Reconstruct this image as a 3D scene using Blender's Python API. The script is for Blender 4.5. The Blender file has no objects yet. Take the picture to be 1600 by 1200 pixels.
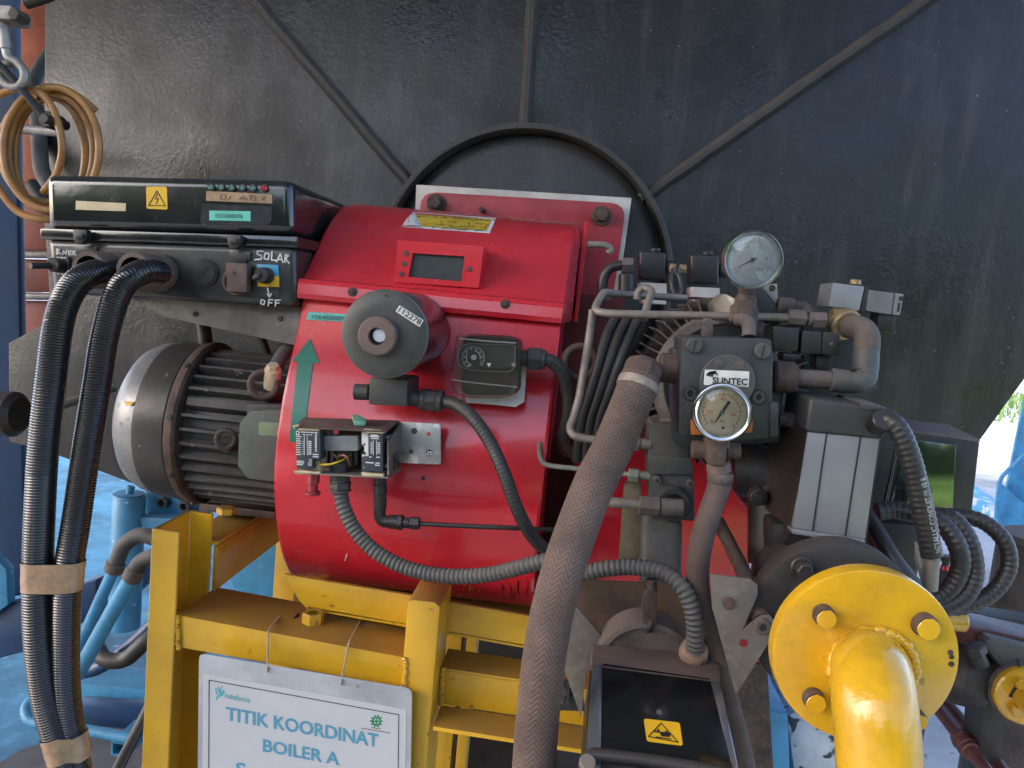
import bpy, bmesh, math, random
from mathutils import Vector as V, Matrix as M
random.seed(7)
S = bpy.context.scene
COL = S.collection
R_ = math.radians

# ------------------------------------------------------------------ camera
CAM = V((0, 0, 1.5)); FPX = 1200.0
YAW, PITCH, ROLL = R_(4.8), R_(6.3), R_(5.4)
FW = V((-math.sin(YAW)*math.cos(PITCH), math.cos(YAW)*math.cos(PITCH), -math.sin(PITCH)))
_r0 = FW.cross(V((0, 0, 1))).normalized(); _u0 = _r0.cross(FW)
RT = _r0*math.cos(ROLL) + _u0*math.sin(ROLL)
UP = _u0*math.cos(ROLL) - _r0*math.sin(ROLL)
cd = bpy.data.cameras.new('camera'); cam = bpy.data.objects.new('camera', cd); COL.objects.link(cam)
cam.matrix_world = M(((RT.x, UP.x, -FW.x, CAM.x), (RT.y, UP.y, -FW.y, CAM.y), (RT.z, UP.z, -FW.z, CAM.z), (0, 0, 0, 1)))
cd.sensor_width = 36; cd.lens = 36*FPX/1600; cd.clip_start = 0.02; cd.clip_end = 3000
S.camera = cam

# ------------------------------------------------------------------ sky, sun, exposure
SUN_AZ, SUN_EL = R_(-119), R_(33)          # azimuth from +Y towards +X: the light comes from the left and a little from the front
w = bpy.data.worlds.new('World'); S.world = w; w.use_nodes = True
nt = w.node_tree
sky = nt.nodes.new('ShaderNodeTexSky'); sky.sky_type = 'NISHITA'; sky.sun_disc = False
sky.sun_elevation = SUN_EL; sky.sun_rotation = SUN_AZ; sky.dust_density = 2.2; sky.air_density = .6; sky.ozone_density = 0.2
nt.links.new(sky.outputs[0], nt.nodes['Background'].inputs[0]); nt.nodes['Background'].inputs[1].default_value = 0.15
sd = bpy.data.lights.new('sun', 'SUN'); sd.energy = 1.35; sd.angle = R_(11); sd.color = (1, .985, .97)
so = bpy.data.objects.new('sun', sd); COL.objects.link(so)
_sdir = V((math.sin(SUN_AZ)*math.cos(SUN_EL), math.cos(SUN_AZ)*math.cos(SUN_EL), math.sin(SUN_EL)))
so.rotation_euler = _sdir.to_track_quat('Z', 'Y').to_euler()
S.view_settings.view_transform = 'Standard'; S.view_settings.look = 'None'
S.view_settings.exposure = 2.22; S.view_settings.gamma = 1
S.cycles.use_denoising = True
S.cycles.max_bounces = 7; S.cycles.diffuse_bounces = 4; S.cycles.glossy_bounces = 4; S.cycles.transparent_max_bounces = 8
S.cycles.caustics_reflective = False; S.cycles.caustics_refractive = False

# ------------------------------------------------------------------ picture measurement -> world points
def ray(px, py): return FW + RT*((px-800)/FPX) - UP*((py-600)/FPX)
def P(px, py, Y): d = ray(px, py); return CAM + d*(Y/d.y)
def PX(px, py, X): d = ray(px, py); return CAM + d*(X/d.x)
def PZ(px, py, Z=0.0): d = ray(px, py); return CAM + d*((Z-CAM.z)/d.z)
def m(n, Y): return n*Y/FPX                     # n photo pixels in metres at distance Y
def PP(pts, Y): return [P(x, y, Y) for x, y in pts]
def rnd(pts, r, n=4):                           # round the corners of a polygon
    out = []; k = len(pts)
    for i in range(k):
        p = V(pts[i]); a = V(pts[i-1]); b = V(pts[(i+1) % k])
        rr = r[i] if isinstance(r, (list, tuple)) else r
        if rr <= 0: out.append(p); continue
        da = (a-p); db = (b-p)
        A = p + da.normalized()*min(rr, da.length*.49); B = p + db.normalized()*min(rr, db.length*.49)
        for j in range(n+1):
            t = j/n; out.append(A*(1-t)**2 + p*2*t*(1-t) + B*t*t)
    return out
def spline(pts, n=10):
    pts = [V(p) for p in pts]; out = []
    e = [pts[0]*2-pts[1]] + pts + [pts[-1]*2-pts[-2]]
    for i in range(1, len(e)-2):
        p0, p1, p2, p3 = e[i-1], e[i], e[i+1], e[i+2]
        for j in range(n):
            t = j/n
            out.append(.5*((2*p1) + (p2-p0)*t + (2*p0-5*p1+4*p2-p3)*t*t + (3*p1-p0-3*p2+p3)*t**3))
    out.append(pts[-1]); return out
def resample(path, step):
    L = [0]
    for a, b in zip(path, path[1:]): L.append(L[-1] + (b-a).length)
    n = max(2, int(L[-1]/step)); out = []; k = 0
    for i in range(n+1):
        s = L[-1]*i/n
        while k < len(L)-2 and L[k+1] < s: k += 1
        d = L[k+1]-L[k]; t = (s-L[k])/d if d > 0 else 0
        out.append(path[k].lerp(path[k+1], min(1, max(0, t))))
    return out
def frames(path):
    T = []
    for i in range(len(path)):
        a = path[max(0, i-1)]; b = path[min(len(path)-1, i+1)]; T.append((b-a).normalized())
    n = T[0].cross(V((.13, -1, .21))).normalized(); N = [n]
    for i in range(1, len(T)):
        n = N[-1] - T[i]*N[-1].dot(T[i]); N.append(n.normalized())
    return T, N
def pxpath(pts, n=10): return spline([P(*p) for p in pts], n)
def basis(ax):
    ax = V(ax).normalized(); u = ax.cross(V((0, 0, 1)))
    if u.length < .01: u = ax.cross(V((1, 0, 0)))
    u.normalize(); return ax, u, ax.cross(u)

# ------------------------------------------------------------------ geometry collector
class G:
    def __init__(s): s.bm = bmesh.new(); s.uv = s.bm.loops.layers.uv.new('UVMap')
    def _app(s, t):
        me = bpy.data.meshes.new('t'); bmesh.ops.recalc_face_normals(t, faces=t.faces[:]); t.to_mesh(me); t.free(); s.bm.from_mesh(me); bpy.data.meshes.remove(me); return s
    def prism(s, pts, vec, bev=0, seg=2):
        t = bmesh.new(); vec = V(vec)
        a = [t.verts.new(V(p)) for p in pts]; b = [t.verts.new(V(p)+vec) for p in pts]; n = len(a)
        t.faces.new(a); t.faces.new(b[::-1])
        for i in range(n): t.faces.new((a[i], b[i], b[(i+1) % n], a[(i+1) % n]))
        bmesh.ops.recalc_face_normals(t, faces=t.faces[:])
        if bev:
            es = [e for e in t.edges if e.is_manifold and e.calc_face_angle(0) > .6]
            bmesh.ops.bevel(t, geom=es, offset=bev, segments=seg, affect='EDGES', profile=.6, clamp_overlap=True)
        return s._app(t)
    def box(s, c, sz, bev=0, rot=None, seg=2):
        c = V(c); x, y, z = [q/2 for q in sz]; q = rot or M.Identity(3)
        pts = [c + q @ V((-x, -y, -z)), c + q @ V((x, -y, -z)), c + q @ V((x, -y, z)), c + q @ V((-x, -y, z))]
        return s.prism(pts, q @ V((0, 2*y, 0)), bev, seg)
    def pxbox(s, pts, Y, th, bev=0, r=0, seg=2):
        return s.prism(PP(rnd(pts, r) if r else pts, Y), (0, th, 0), bev, seg)
    def lathe(s, prof, o, ax, n=40, hexa=False):
        t = bmesh.new(); o = V(o); ax, u, v = basis(ax); rings = []
        for r, h in prof:
            if r < 1e-6: rings.append([t.verts.new(o+ax*h)]); continue
            rings.append([t.verts.new(o + ax*h + (u*math.cos(2*math.pi*i/n)+v*math.sin(2*math.pi*i/n))*r) for i in range(n)])
        for a, b in zip(rings, rings[1:]):
            for i in range(n):
                j = (i+1) % n
                if len(a) == 1 and len(b) == 1: continue
                if len(a) == 1: t.faces.new((a[0], b[i], b[j]))
                elif len(b) == 1: t.faces.new((a[i], b[0], a[j]))
                else: t.faces.new((a[i], b[i], b[j], a[j]))
        return s._app(t)
    def cyl(s, p0, p1, r, n=24, ch=None, r1=None):
        p0 = V(p0); p1 = V(p1); L = (p1-p0).length; c = ch if ch is not None else min(r*.12, L*.2); r1 = r1 or r
        return s.lathe([(0, 0), (r-c, 0), (r, c), (r1, L-c), (r1-c, L), (0, L)], p0, p1-p0, n)
    def hexn(s, p0, p1, r): return s.cyl(p0, p1, r, 6)
    def tube(s, path, r, n=14, corr=None, disp=None, closed=False):
        t = bmesh.new(); uvl = t.loops.layers.uv.new('UVMap'); T, N = frames(path); rings = []; L = 0; Ls = []
        for i, p in enumerate(path):
            if i: L += (p-path[i-1]).length
            Ls.append(L); B = T[i].cross(N[i]); ri = r(L) if callable(r) else r; row = []
            for k in range(n):
                a = 2*math.pi*k/n; rr = ri
                if corr: rr += corr[1]*math.sin(2*math.pi*L/corr[0])
                if disp: rr += disp(k/n, L)
                row.append(t.verts.new(p + (N[i]*math.cos(a)+B*math.sin(a))*rr))
            rings.append(row)
        for i in range(len(rings)-1):
            for k in range(n):
                j = (k+1) % n; f = t.faces.new((rings[i][k], rings[i][j], rings[i+1][j], rings[i+1][k]))
                for lp, (uu, vv) in zip(f.loops, ((k/n, Ls[i]), ((k+1)/n, Ls[i]), ((k+1)/n, Ls[i+1]), (k/n, Ls[i+1]))): lp[uvl].uv = (uu, vv)
        t.faces.new(rings[0][::-1]); t.faces.new(rings[-1])
        return s._app(t)
    def torus(s, c, ax, R, r, n=36, k=10):
        ax, u, v = basis(ax); c = V(c); t = bmesh.new(); rows = []
        for i in range(n):
            a = 2*math.pi*i/n; d = u*math.cos(a)+v*math.sin(a)
            rows.append([t.verts.new(c + d*(R+r*math.cos(2*math.pi*j/k)) + ax*r*math.sin(2*math.pi*j/k)) for j in range(k)])
        for i in range(n):
            for j in range(k): t.faces.new((rows[i][j], rows[(i+1) % n][j], rows[(i+1) % n][(j+1) % k], rows[i][(j+1) % k]))
        return s._app(t)
    def loft(s, secs, cap=True):
        t = bmesh.new(); rows = [[t.verts.new(V(p)) for p in q] for q in secs]; n = len(rows[0])
        for a, b in zip(rows, rows[1:]):
            for i in range(n): t.faces.new((a[i], a[(i+1) % n], b[(i+1) % n], b[i]))
        if cap: t.faces.new(rows[0]); t.faces.new(rows[-1][::-1])
        return s._app(t)
    def sheet(s, grid, vec=None):                # open grid; vec gives it thickness
        t = bmesh.new(); rows = [[t.verts.new(V(p)) for p in q] for q in grid]
        fs = [t.faces.new((rows[i][j], rows[i][j+1], rows[i+1][j+1], rows[i+1][j])) for i in range(len(rows)-1) for j in range(len(rows[0])-1)]
        if vec is not None:
            e = bmesh.ops.extrude_face_region(t, geom=fs)
            bmesh.ops.translate(t, vec=V(vec), verts=[q for q in e['geom'] if isinstance(q, bmesh.types.BMVert)])
        return s._app(t)
    def ring(s, outer, inner, vec):              # frame: outer polygon with an opening of the same corner count
        t = bmesh.new(); vec = V(vec); n = len(outer)
        a = [t.verts.new(V(p)) for p in outer]; b = [t.verts.new(V(p)) for p in inner]
        c = [t.verts.new(V(p)+vec) for p in outer]; d = [t.verts.new(V(p)+vec) for p in inner]
        for i in range(n):
            j = (i+1) % n
            t.faces.new((a[i], a[j], b[j], b[i])); t.faces.new((c[j], c[i], d[i], d[j]))
            t.faces.new((a[j], a[i], c[i], c[j])); t.faces.new((b[i], b[j], d[j], d[i]))
        return s._app(t)

WL = {}
def _link(name, g, mat, off, ang=38):
    me = bpy.data.meshes.new(name); g.bm.to_mesh(me); g.bm.free()
    me.transform(M.Translation(-off)); me.materials.append(mat)
    me.polygons.foreach_set('use_smooth', [True]*len(me.polygons)); me.set_sharp_from_angle(angle=R_(ang))
    o = bpy.data.objects.new(name, me); COL.objects.link(o); return o
def thing(name, label, cat, loc, group=None):
    o = bpy.data.objects.new(name, None); COL.objects.link(o); o.location = loc; o.empty_display_size = .02
    o['label'] = label; o['category'] = cat; WL[o.name] = V(loc)
    if group: o['group'] = group
    return o
def part(name, g, mat, parent, label=None, kind=None, ang=38):
    o = _link(name, g, mat, WL[parent.name], ang); o.parent = parent; WL[o.name] = WL[parent.name]
    if label: o['label'] = label
    if kind: o['kind'] = kind
    return o
def single(name, g, mat, label=None, cat=None, group=None, kind=None, ang=38):
    vs = [v.co for v in g.bm.verts]; lo = V([min(q[i] for q in vs) for i in range(3)]); hi = V([max(q[i] for q in vs) for i in range(3)])
    off = V(((lo.x+hi.x)/2, (lo.y+hi.y)/2, lo.z)); o = _link(name, g, mat, off, ang); o.location = off; WL[o.name] = off
    if label: o['label'] = label
    if cat: o['category'] = cat
    if group: o['group'] = group
    if kind: o['kind'] = kind
    return o
def dup(src, parent, shift, label=None):          # a copy of a part (and of its sub-parts), moved
    c = src.copy(); COL.objects.link(c); c.parent = parent; c.location = src.location + V(shift); WL[c.name] = WL[parent.name]
    if label: c['label'] = label
    for ch in list(src.children):
        d = ch.copy(); COL.objects.link(d); d.parent = c
    return c

# ------------------------------------------------------------------ lettering and marks
def textmesh(body, bold=0.0):
    cu = bpy.data.curves.new('t', 'FONT'); cu.body = body; cu.size = 1; cu.offset = bold; cu.resolution_u = 3
    ob = bpy.data.objects.new('t', cu); COL.objects.link(ob)
    me = bpy.data.meshes.new_from_object(ob.evaluated_get(bpy.context.evaluated_depsgraph_get()))
    bpy.data.objects.remove(ob); bpy.data.curves.remove(cu); return me
def lettering(body, a, b, hpx, Y, mat, parent, name='lettering', bold=0.0, fn=None, off=.0012, updir=None):
    """body set between photo points a and b (baseline ends), capitals hpx tall, on the plane Y (or on fn(px,py))"""
    me = textmesh(body, bold); xs = [v.co.x for v in me.vertices]; x0, x1 = min(xs), max(xs)
    d = V((b[0]-a[0], b[1]-a[1])); nn = V((d.y, -d.x)).normalized() if updir is None else V(updir)
    fn = fn or (lambda x, y: P(x, y, Y-off))
    for v in me.vertices:
        t = (v.co.x-x0)/(x1-x0); u = v.co.y/.69*hpx
        q = V(a) + d*t + nn*u; v.co = fn(q.x, q.y)
    g = G(); g.bm.from_mesh(me); bpy.data.meshes.remove(me)
    return part(name, g, mat, parent)
def strokes(g, lines, Y, wpx, fn=None, off=.0012):
    """pen strokes: px polylines as narrow raised ribbons"""
    fn = fn or (lambda x, y: P(x, y, Y-off))
    for ln in lines:
        for (x0, y0), (x1, y1) in zip(ln, ln[1:]):
            d = V((x1-x0, y1-y0)); L = d.length or 1; n = V((-d.y, d.x))/L*wpx/2; e = d/L*wpx*.25
            q = [V((x0, y0))-e+n, V((x1, y1))+e+n, V((x1, y1))+e-n, V((x0, y0))-e-n]
            g.prism([fn(*p) for p in q], (0, .0006, 0))
    return g
def decal(g, quad, fn, nx=8, ny=6, th=.0006):
    a, b, c, d = [V(q) for q in quad]; grid = []
    for j in range(ny+1):
        t = j/ny; l = a.lerp(d, t); r = b.lerp(c, t)
        grid.append([fn(*l.lerp(r, i/nx)) for i in range(nx+1)])
    return g.sheet(grid, (0, th, 0))
def disc(g, px, py, rpx, Y, th, n=24, ch=None):
    c = P(px, py, Y); return g.cyl(c+V((0, th, 0)), c, m(rpx, Y), n, ch)
def stud(g, px, py, Y, h, r, n=6, ch=None):      # a bolt head standing proud of the plane Y towards the viewer
    c = P(px, py, Y); return g.cyl(c, c-V((0, h, 0)), r, n, ch)

# ------------------------------------------------------------------ materials
def mat(name, col, rough=.5, metal=0, var=.25, vs=9, col2=None, bump=.08, bs=60, dust=None, da=.6, dn=.4, spots=None, coat=0, rvar=.15, spec=.5, streak=0, edge=0):
    k = bpy.data.materials.new(name); k.use_nodes = True; t = k.node_tree; N = t.nodes; L = t.links; b = N['Principled BSDF']
    tc = N.new('ShaderNodeTexCoord'); mp = N.new('ShaderNodeMapping'); L.new(tc.outputs['Object'], mp.inputs[0])
    mp.inputs['Location'].default_value = (random.random()*5, random.random()*5, random.random()*5)
    def noise(sc, det=5, ro=.6, vec=None):
        n = N.new('ShaderNodeTexNoise'); n.inputs['Scale'].default_value = sc; n.inputs['Detail'].default_value = det; n.inputs['Roughness'].default_value = ro
        L.new(vec or mp.outputs[0], n.inputs['Vector']); return n.outputs['Fac']
    def ramp(x, a, c):
        r = N.new('ShaderNodeMapRange'); r.inputs['From Min'].default_value = a; r.inputs['From Max'].default_value = c; L.new(x, r.inputs['Value']); return r.outputs[0]
    def math_(op, x, y):
        q = N.new('ShaderNodeMath'); q.operation = op
        for i, z in enumerate((x, y)):
            if isinstance(z, (int, float)): q.inputs[i].default_value = z
            else: L.new(z, q.inputs[i])
        return q.outputs[0]
    def mix(f, c1, c2):
        q = N.new('ShaderNodeMix'); q.data_type = 'RGBA'
        if isinstance(f, (int, float)): q.inputs[0].default_value = f
        else: L.new(f, q.inputs[0])
        for i, c in ((6, c1), (7, c2)):
            if isinstance(c, tuple): q.inputs[i].default_value = (*c[:3], 1)
            else: L.new(c, q.inputs[i])
        return q.outputs[2]
    c2 = col2 or tuple(min(1, q*(1-var*1.6)+.004) for q in col)
    n1 = noise(vs); base = mix(ramp(n1, .36, .66), col, c2)
    n2 = noise(vs*6, 3)
    base = mix(math_('MULTIPLY', ramp(n2, .52, .72), min(.6, var)), base, tuple(min(1, q*1.25+.02) for q in col))
    if streak:
        ms = N.new('ShaderNodeMapping'); ms.inputs['Scale'].default_value = (17, 17, 2.4); L.new(tc.outputs['Object'], ms.inputs[0])
        ns = noise(1, 4, .65, ms.outputs[0]); base = mix(math_('MULTIPLY', ramp(ns, .5, .75), streak), base, (.13, .115, .11))
    if spots:
        sc, th, sc_col = spots
        ps = noise(sc, 2, .5); base = mix(ramp(ps, th, th+.03), base, sc_col)
    rr = b.inputs['Roughness']
    rg = math_('ADD', math_('MULTIPLY', ramp(n1, .3, .7), rvar), max(.02, rough-rvar/2))
    if dust:
        ge = N.new('ShaderNodeNewGeometry'); sx = N.new('ShaderNodeSeparateXYZ'); L.new(ge.outputs['Normal'], sx.inputs[0])
        up = ramp(sx.outputs['Z'], -.15, .85); nd = noise(14, 6, .7)
        f = math_('MULTIPLY', math_('ADD', math_('MULTIPLY', up, .75), math_('MULTIPLY', ramp(nd, .4, .7), dn)), da)
        q = N.new('ShaderNodeClamp'); L.new(f, q.inputs[0]); f = q.outputs[0]
        base = mix(f, base, dust); rg = math_('ADD', rg, math_('MULTIPLY', f, .5))
        if metal:
            mm = math_('SUBTRACT', metal, math_('MULTIPLY', f, metal)); L.new(mm, b.inputs['Metallic'])
    L.new(base, b.inputs['Base Color']); L.new(rg, rr)
    if not (dust and metal): b.inputs['Metallic'].default_value = metal
    b.inputs['Specular IOR Level'].default_value = spec
    if coat: b.inputs['Coat Weight'].default_value = coat; b.inputs['Coat Roughness'].default_value = .08
    if bump:
        bp = N.new('ShaderNodeBump'); bp.inputs['Strength'].default_value = bump; bp.inputs['Distance'].default_value = .004
        L.new(noise(bs, 4, .6), bp.inputs['Height']); L.new(bp.outputs[0], b.inputs['Normal'])
    return k
DUST = (.15, .125, .11)
RUST = (.10, .062, .045)
BLACKP = mat('black_gloss_paint', (.015, .0155, .0165), .36, var=.35, vs=5, bump=.24, bs=120, spots=(190, .757, (.35, .35, .37)), streak=.26, rvar=.3)
BLACKD = mat('black_door_paint', (.02, .02, .021), .42, var=.3, vs=6, bump=.25, bs=90, streak=.2, dust=DUST, da=.2)
RIBM = mat('dusty_rib_paint', (.024, .023, .022), .5, var=.35, vs=14, bump=.3, bs=120, dust=(.2, .17, .15), da=.5)
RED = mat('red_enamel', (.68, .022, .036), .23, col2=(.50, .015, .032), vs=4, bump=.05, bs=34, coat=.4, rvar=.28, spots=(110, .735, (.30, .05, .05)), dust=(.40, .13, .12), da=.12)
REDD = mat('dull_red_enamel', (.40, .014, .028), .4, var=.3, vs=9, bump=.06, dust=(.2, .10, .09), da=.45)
YEL = mat('yellow_enamel', (.74, .42, .016), .3, var=.14, vs=8, bump=.12, bs=45, coat=.3, spots=(75, .73, (.30, .15, .03)), dust=(.17, .09, .03), da=.95, dn=.1, rvar=.15)
YELF = mat('yellow_flange_paint', (.68, .385, .014), .24, var=.16, vs=14, bump=.26, bs=75, coat=.5, spots=(60, .73, (.30, .17, .04)))
WHITEP = mat('white_gasket', (.66, .63, .58), .8, var=.2, vs=12, bump=.2, bs=150, dust=(.3, .25, .2), da=.5)
CAB = mat('cabinet_plastic', (.010, .012, .015), .15, var=.4, vs=7, bump=.1, bs=30, dust=(.12, .13, .12), da=.14, spots=(150, .75, (.2, .2, .2)), coat=.5)
CABB = mat('cabinet_base_plastic', (.013, .015, .016), .3, var=.4, vs=8, bump=.1, bs=40, dust=(.15, .145, .12), da=.32, coat=.3)
HOSE = mat('black_pvc_hose', (.008, .009, .012), .22, var=.3, vs=20, bump=.03, coat=.35, dust=(.09, .075, .065), da=.07, dn=.8)
CONDUIT = mat('grey_pvc_conduit', (.018, .020, .021), .45, var=.3, vs=20, bump=.05, dust=(.16, .14, .12), da=.3)
CONDUITL = mat('dusty_grey_conduit', (.05, .054, .056), .55, var=.3, vs=20, bump=.05, dust=(.2, .18, .16), da=.5)
PLAST = mat('dark_grey_plastic', (.036, .038, .039), .45, var=.25, vs=20, bump=.06, dust=DUST, da=.3)
PLASTB = mat('black_plastic', (.012, .012, .014), .35, var=.3, vs=16, bump=.06, dust=DUST, da=.28)
CAPM = mat('olive_grey_cap', (.052, .055, .05), .42, var=.35, vs=14, bump=.05, dust=(.16, .15, .12), da=.2)
BROWN = mat('dusty_brown_plastic', (.13, .085, .07), .6, var=.35, vs=25, bump=.12, dust=(.24, .18, .15), da=.4)
RUSTY = mat('rusty_steel', (.085, .053, .04), .65, var=.5, vs=35, bump=.25, bs=150, dust=(.16, .115, .095), da=.42)
DUSTY = mat('dusty_cast_metal', (.08, .067, .06), .65, var=.4, vs=25, bump=.2, bs=120, dust=(.23, .18, .16), da=.6)
STEEL = mat('dusty_steel_plate', (.24, .225, .2), .45, .7, var=.45, vs=14, bump=.12, dust=(.19, .16, .135), da=.8, dn=.7)
TUBEM = mat('dull_steel_tube', (.27, .24, .21), .5, .5, var=.3, vs=30, bump=.1, dust=(.24, .2, .17), da=.65)
ZINC = mat('zinc_plate', (.62, .62, .6), .35, .8, var=.3, vs=18, bump=.06, spots=(45, .62, (.72, .7, .66)))
CHROME = mat('chrome', (.75, .76, .77), .14, 1, var=.1, bump=.02)
SILVER = mat('silver_paint', (.24, .243, .25), .4, .35, var=.25, vs=14, bump=.06, spots=(70, .66, (.12, .12, .12)))
ALU = mat('dusty_aluminium', (.31, .315, .33), .5, .45, var=.12, vs=7, bump=.03, dust=(.3, .285, .275), da=.35)
GREYP = mat('grey_cast_paint', (.048, .053, .053), .5, var=.3, vs=18, bump=.12, bs=90, dust=(.2, .18, .155), da=.55)
PUMPM = mat('blue_grey_pump_paint', (.022, .028, .032), .42, var=.3, vs=16, bump=.12, bs=90, dust=(.15, .13, .12), da=.36)
MOTOR = mat('grey_motor_paint', (.052, .05, .048), .45, var=.35, vs=16, bump=.12, bs=90, dust=(.155, .14, .13), da=.6, dn=.75, spots=(65, .70, (.26, .25, .24)))
COWL = mat('worn_cowl_paint', (.024, .025, .026), .38, var=.4, vs=14, bump=.12, bs=70, spots=(60, .70, (.17, .17, .18)), dust=DUST, da=.2)
GREENB = mat('grey_green_paint', (.105, .118, .10), .5, var=.3, vs=14, bump=.06, dust=(.2, .19, .16), da=.3)
BRASS = mat('dirty_brass', (.42, .3, .15), .45, .6, var=.35, vs=40, bump=.2, bs=150, dust=(.28, .2, .14), da=.5)
BLUE = mat('blue_enamel', (.055, .30, .55), .42, var=.25, vs=10, bump=.1, spots=(60, .72, (.45, .55, .6)), dust=(.12, .2, .27), da=.3)
NAVY = mat('dark_blue_enamel', (.008, .045, .13), .42, var=.25, vs=5, bump=.08)
BLUEF = mat('blue_floor_paint', (.05, .20, .35), .55, var=.45, vs=3, bump=.15, bs=18, spots=(16, .67, (.13, .24, .33)))
ORANGE = mat('orange_panel_paint', (.62, .11, .02), .5, var=.35, vs=4, bump=.1)
REDBR = mat('red_brown_paint', (.30, .055, .035), .55, var=.3, vs=5, bump=.1)
MAROON = mat('maroon_primer', (.12, .04, .035), .5, var=.3, vs=12, bump=.1)
DARK = mat('dark_iron', (.014, .0135, .0135), .46, var=.35, vs=18, bump=.15, dust=DUST, da=.3)
PAPER = mat('white_paper', (.47, .49, .53), .35, var=.04, vs=6, bump=.02, coat=.6)
LAMIN = mat('laminate_film', (.42, .45, .49), .22, var=.22, vs=9, bump=.1, bs=20, coat=.5)
KRAFT = mat('brown_packing_tape', (.43, .27, .16), .32, var=.35, vs=26, bump=.35, bs=38, coat=.3)
CREAM = mat('cream_tape', (.62, .50, .31), .6, var=.12, vs=25, bump=.05)
TEALT = mat('teal_label', (.12, .55, .45), .5, var=.12, vs=25, bump=.03)
GREEN = mat('green_vinyl', (.006, .18, .115), .35, var=.2, vs=20, bump=.03)
YELL = mat('yellow_sticker', (.78, .45, .015), .4, var=.12, vs=25, bump=.03)
YELPAP = mat('yellow_paper', (.62, .43, .04), .6, var=.25, vs=22, bump=.05)
WHITE = mat('white_mark', (.72, .72, .70), .6, var=.15, vs=40, bump=.02)
INK = mat('black_ink', (.012, .012, .012), .6, var=.1, bump=0)
TEALINK = mat('teal_print', (.07, .27, .40), .6, var=.05, bump=0)
LOGOT = mat('light_teal_print', (.05, .38, .43), .6, var=.05, bump=0)
GREENI = mat('green_print', (.03, .30, .13), .6, var=.05, bump=0)
REDI = mat('red_print', (.6, .06, .03), .6, var=.05, bump=0)
REDL = mat('red_lens', (.6, .01, .02), .15, var=.1, bump=0, coat=.8)
GREENL = mat('grey_green_lens', (.10, .24, .20), .15, var=.1, bump=0, coat=.8)
SCREEN = mat('dark_display_window', (.035, .045, .05), .3, var=.3, vs=25, bump=.05, dust=(.14, .14, .12), da=.35)
GLOSSB = mat('black_glass', (.012, .015, .014), .13, var=.3, bump=.02, bs=9, coat=.4, rvar=.1, spec=.8)
CARD = mat('slate_card', (.032, .042, .056), .5, var=.15, vs=25, bump=.03)
GREYB = mat('grey_terminal_cover', (.23, .24, .245), .4, var=.2, vs=30, bump=.05)
TANC = mat('tan_cable', (.50, .235, .065), .36, var=.3, vs=22, bump=.06, dust=(.4, .26, .14), da=.15)
GALV = mat('galvanised_steel', (.40, .37, .35), .5, .4, var=.25, vs=25, bump=.08)
IVORY = mat('gauge_face_cream', (.86, .66, .42), .5, var=.2, vs=18, bump=0)
PALE = mat('gauge_face_pale', (.84, .86, .88), .4, var=.25, vs=20, bump=0, spots=(34, .58, (.82, .85, .88)))
CONC = mat('pale_concrete', (.52, .52, .53), .75, var=.3, vs=1.3, bump=.3, bs=26, spots=(22, .66, (.2, .2, .2)))
OILY = mat('dirty_floor', (.075, .062, .058), .6, var=.4, vs=4, bump=.2, bs=26)
WHCHIP = mat('chipped_white_paint', (.62, .68, .74), .5, var=.2, vs=16, bump=.3, bs=40, spots=(26, .60, (.035, .05, .07)))
ORSQ = mat('orange_plastic', (.42, .13, .02), .45, var=.2, vs=30, bump=.05)
RUBY = mat('mint_plastic', (.12, .36, .25), .45, var=.2, vs=30, bump=.05)
WIREY = mat('yellow_wire', (.66, .45, .02), .4, var=.1, bump=0)
WIREB = mat('pink_brown_wire', (.36, .15, .12), .4, var=.1, bump=0)
STRING = mat('pale_wire', (.40, .34, .27), .6, var=.2, vs=60, bump=.1)
ROOFM = mat('roof_sheet', (.20, .21, .23), .5, var=.15, vs=1, bump=0)
GRASS = mat('grass_blades', (.10, .20, .03), .6, var=.4, vs=3, bump=0)
LEAF = mat('hedge_leaves', (.19, .34, .05), .5, var=.5, vs=2, bump=0)

_t = LEAF.node_tree; _p = _t.nodes['Principled BSDF']; _l = _t.nodes.new('ShaderNodeBsdfTranslucent'); _l.inputs[0].default_value = (.34, .52, .07, 1)   # sunlight shining through the leaves
_m = _t.nodes.new('ShaderNodeMixShader'); _m.inputs[0].default_value = .55; _t.links.new(_p.outputs[0], _m.inputs[1]); _t.links.new(_l.outputs[0], _m.inputs[2]); _t.links.new(_m.outputs[0], _t.nodes['Material Output'].inputs[0])
GLOSSB.node_tree.nodes['Principled BSDF'].inputs['IOR'].default_value = 2.2
def clear(name, tint, gl=.12, haze=0):                   # thin clear sheet: lets light through, reflects a little
    k = bpy.data.materials.new(name); k.use_nodes = True; t = k.node_tree; N = t.nodes; L = t.links; N.remove(N['Principled BSDF'])
    a = N.new('ShaderNodeBsdfTransparent'); a.inputs[0].default_value = (*tint, 1)
    b = N.new('ShaderNodeBsdfGlossy'); b.inputs['Roughness'].default_value = gl
    f = N.new('ShaderNodeFresnel'); f.inputs[0].default_value = 1.5
    x = N.new('ShaderNodeMixShader'); L.new(f.outputs[0], x.inputs[0]); L.new(a.outputs[0], x.inputs[1]); L.new(b.outputs[0], x.inputs[2])
    if haze:
        d = N.new('ShaderNodeBsdfDiffuse'); d.inputs[0].default_value = (.20, .185, .165, 1); y = N.new('ShaderNodeMixShader'); y.inputs[0].default_value = haze
        L.new(x.outputs[0], y.inputs[1]); L.new(d.outputs[0], y.inputs[2]); x = y
    L.new(x.outputs[0], N['Material Output'].inputs[0]); return k
GLASS = clear('gauge_glass', (.95, .96, .96), .03)
SMOKE = clear('smoky_cover', (.74, .72, .68), .12, .13)

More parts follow.
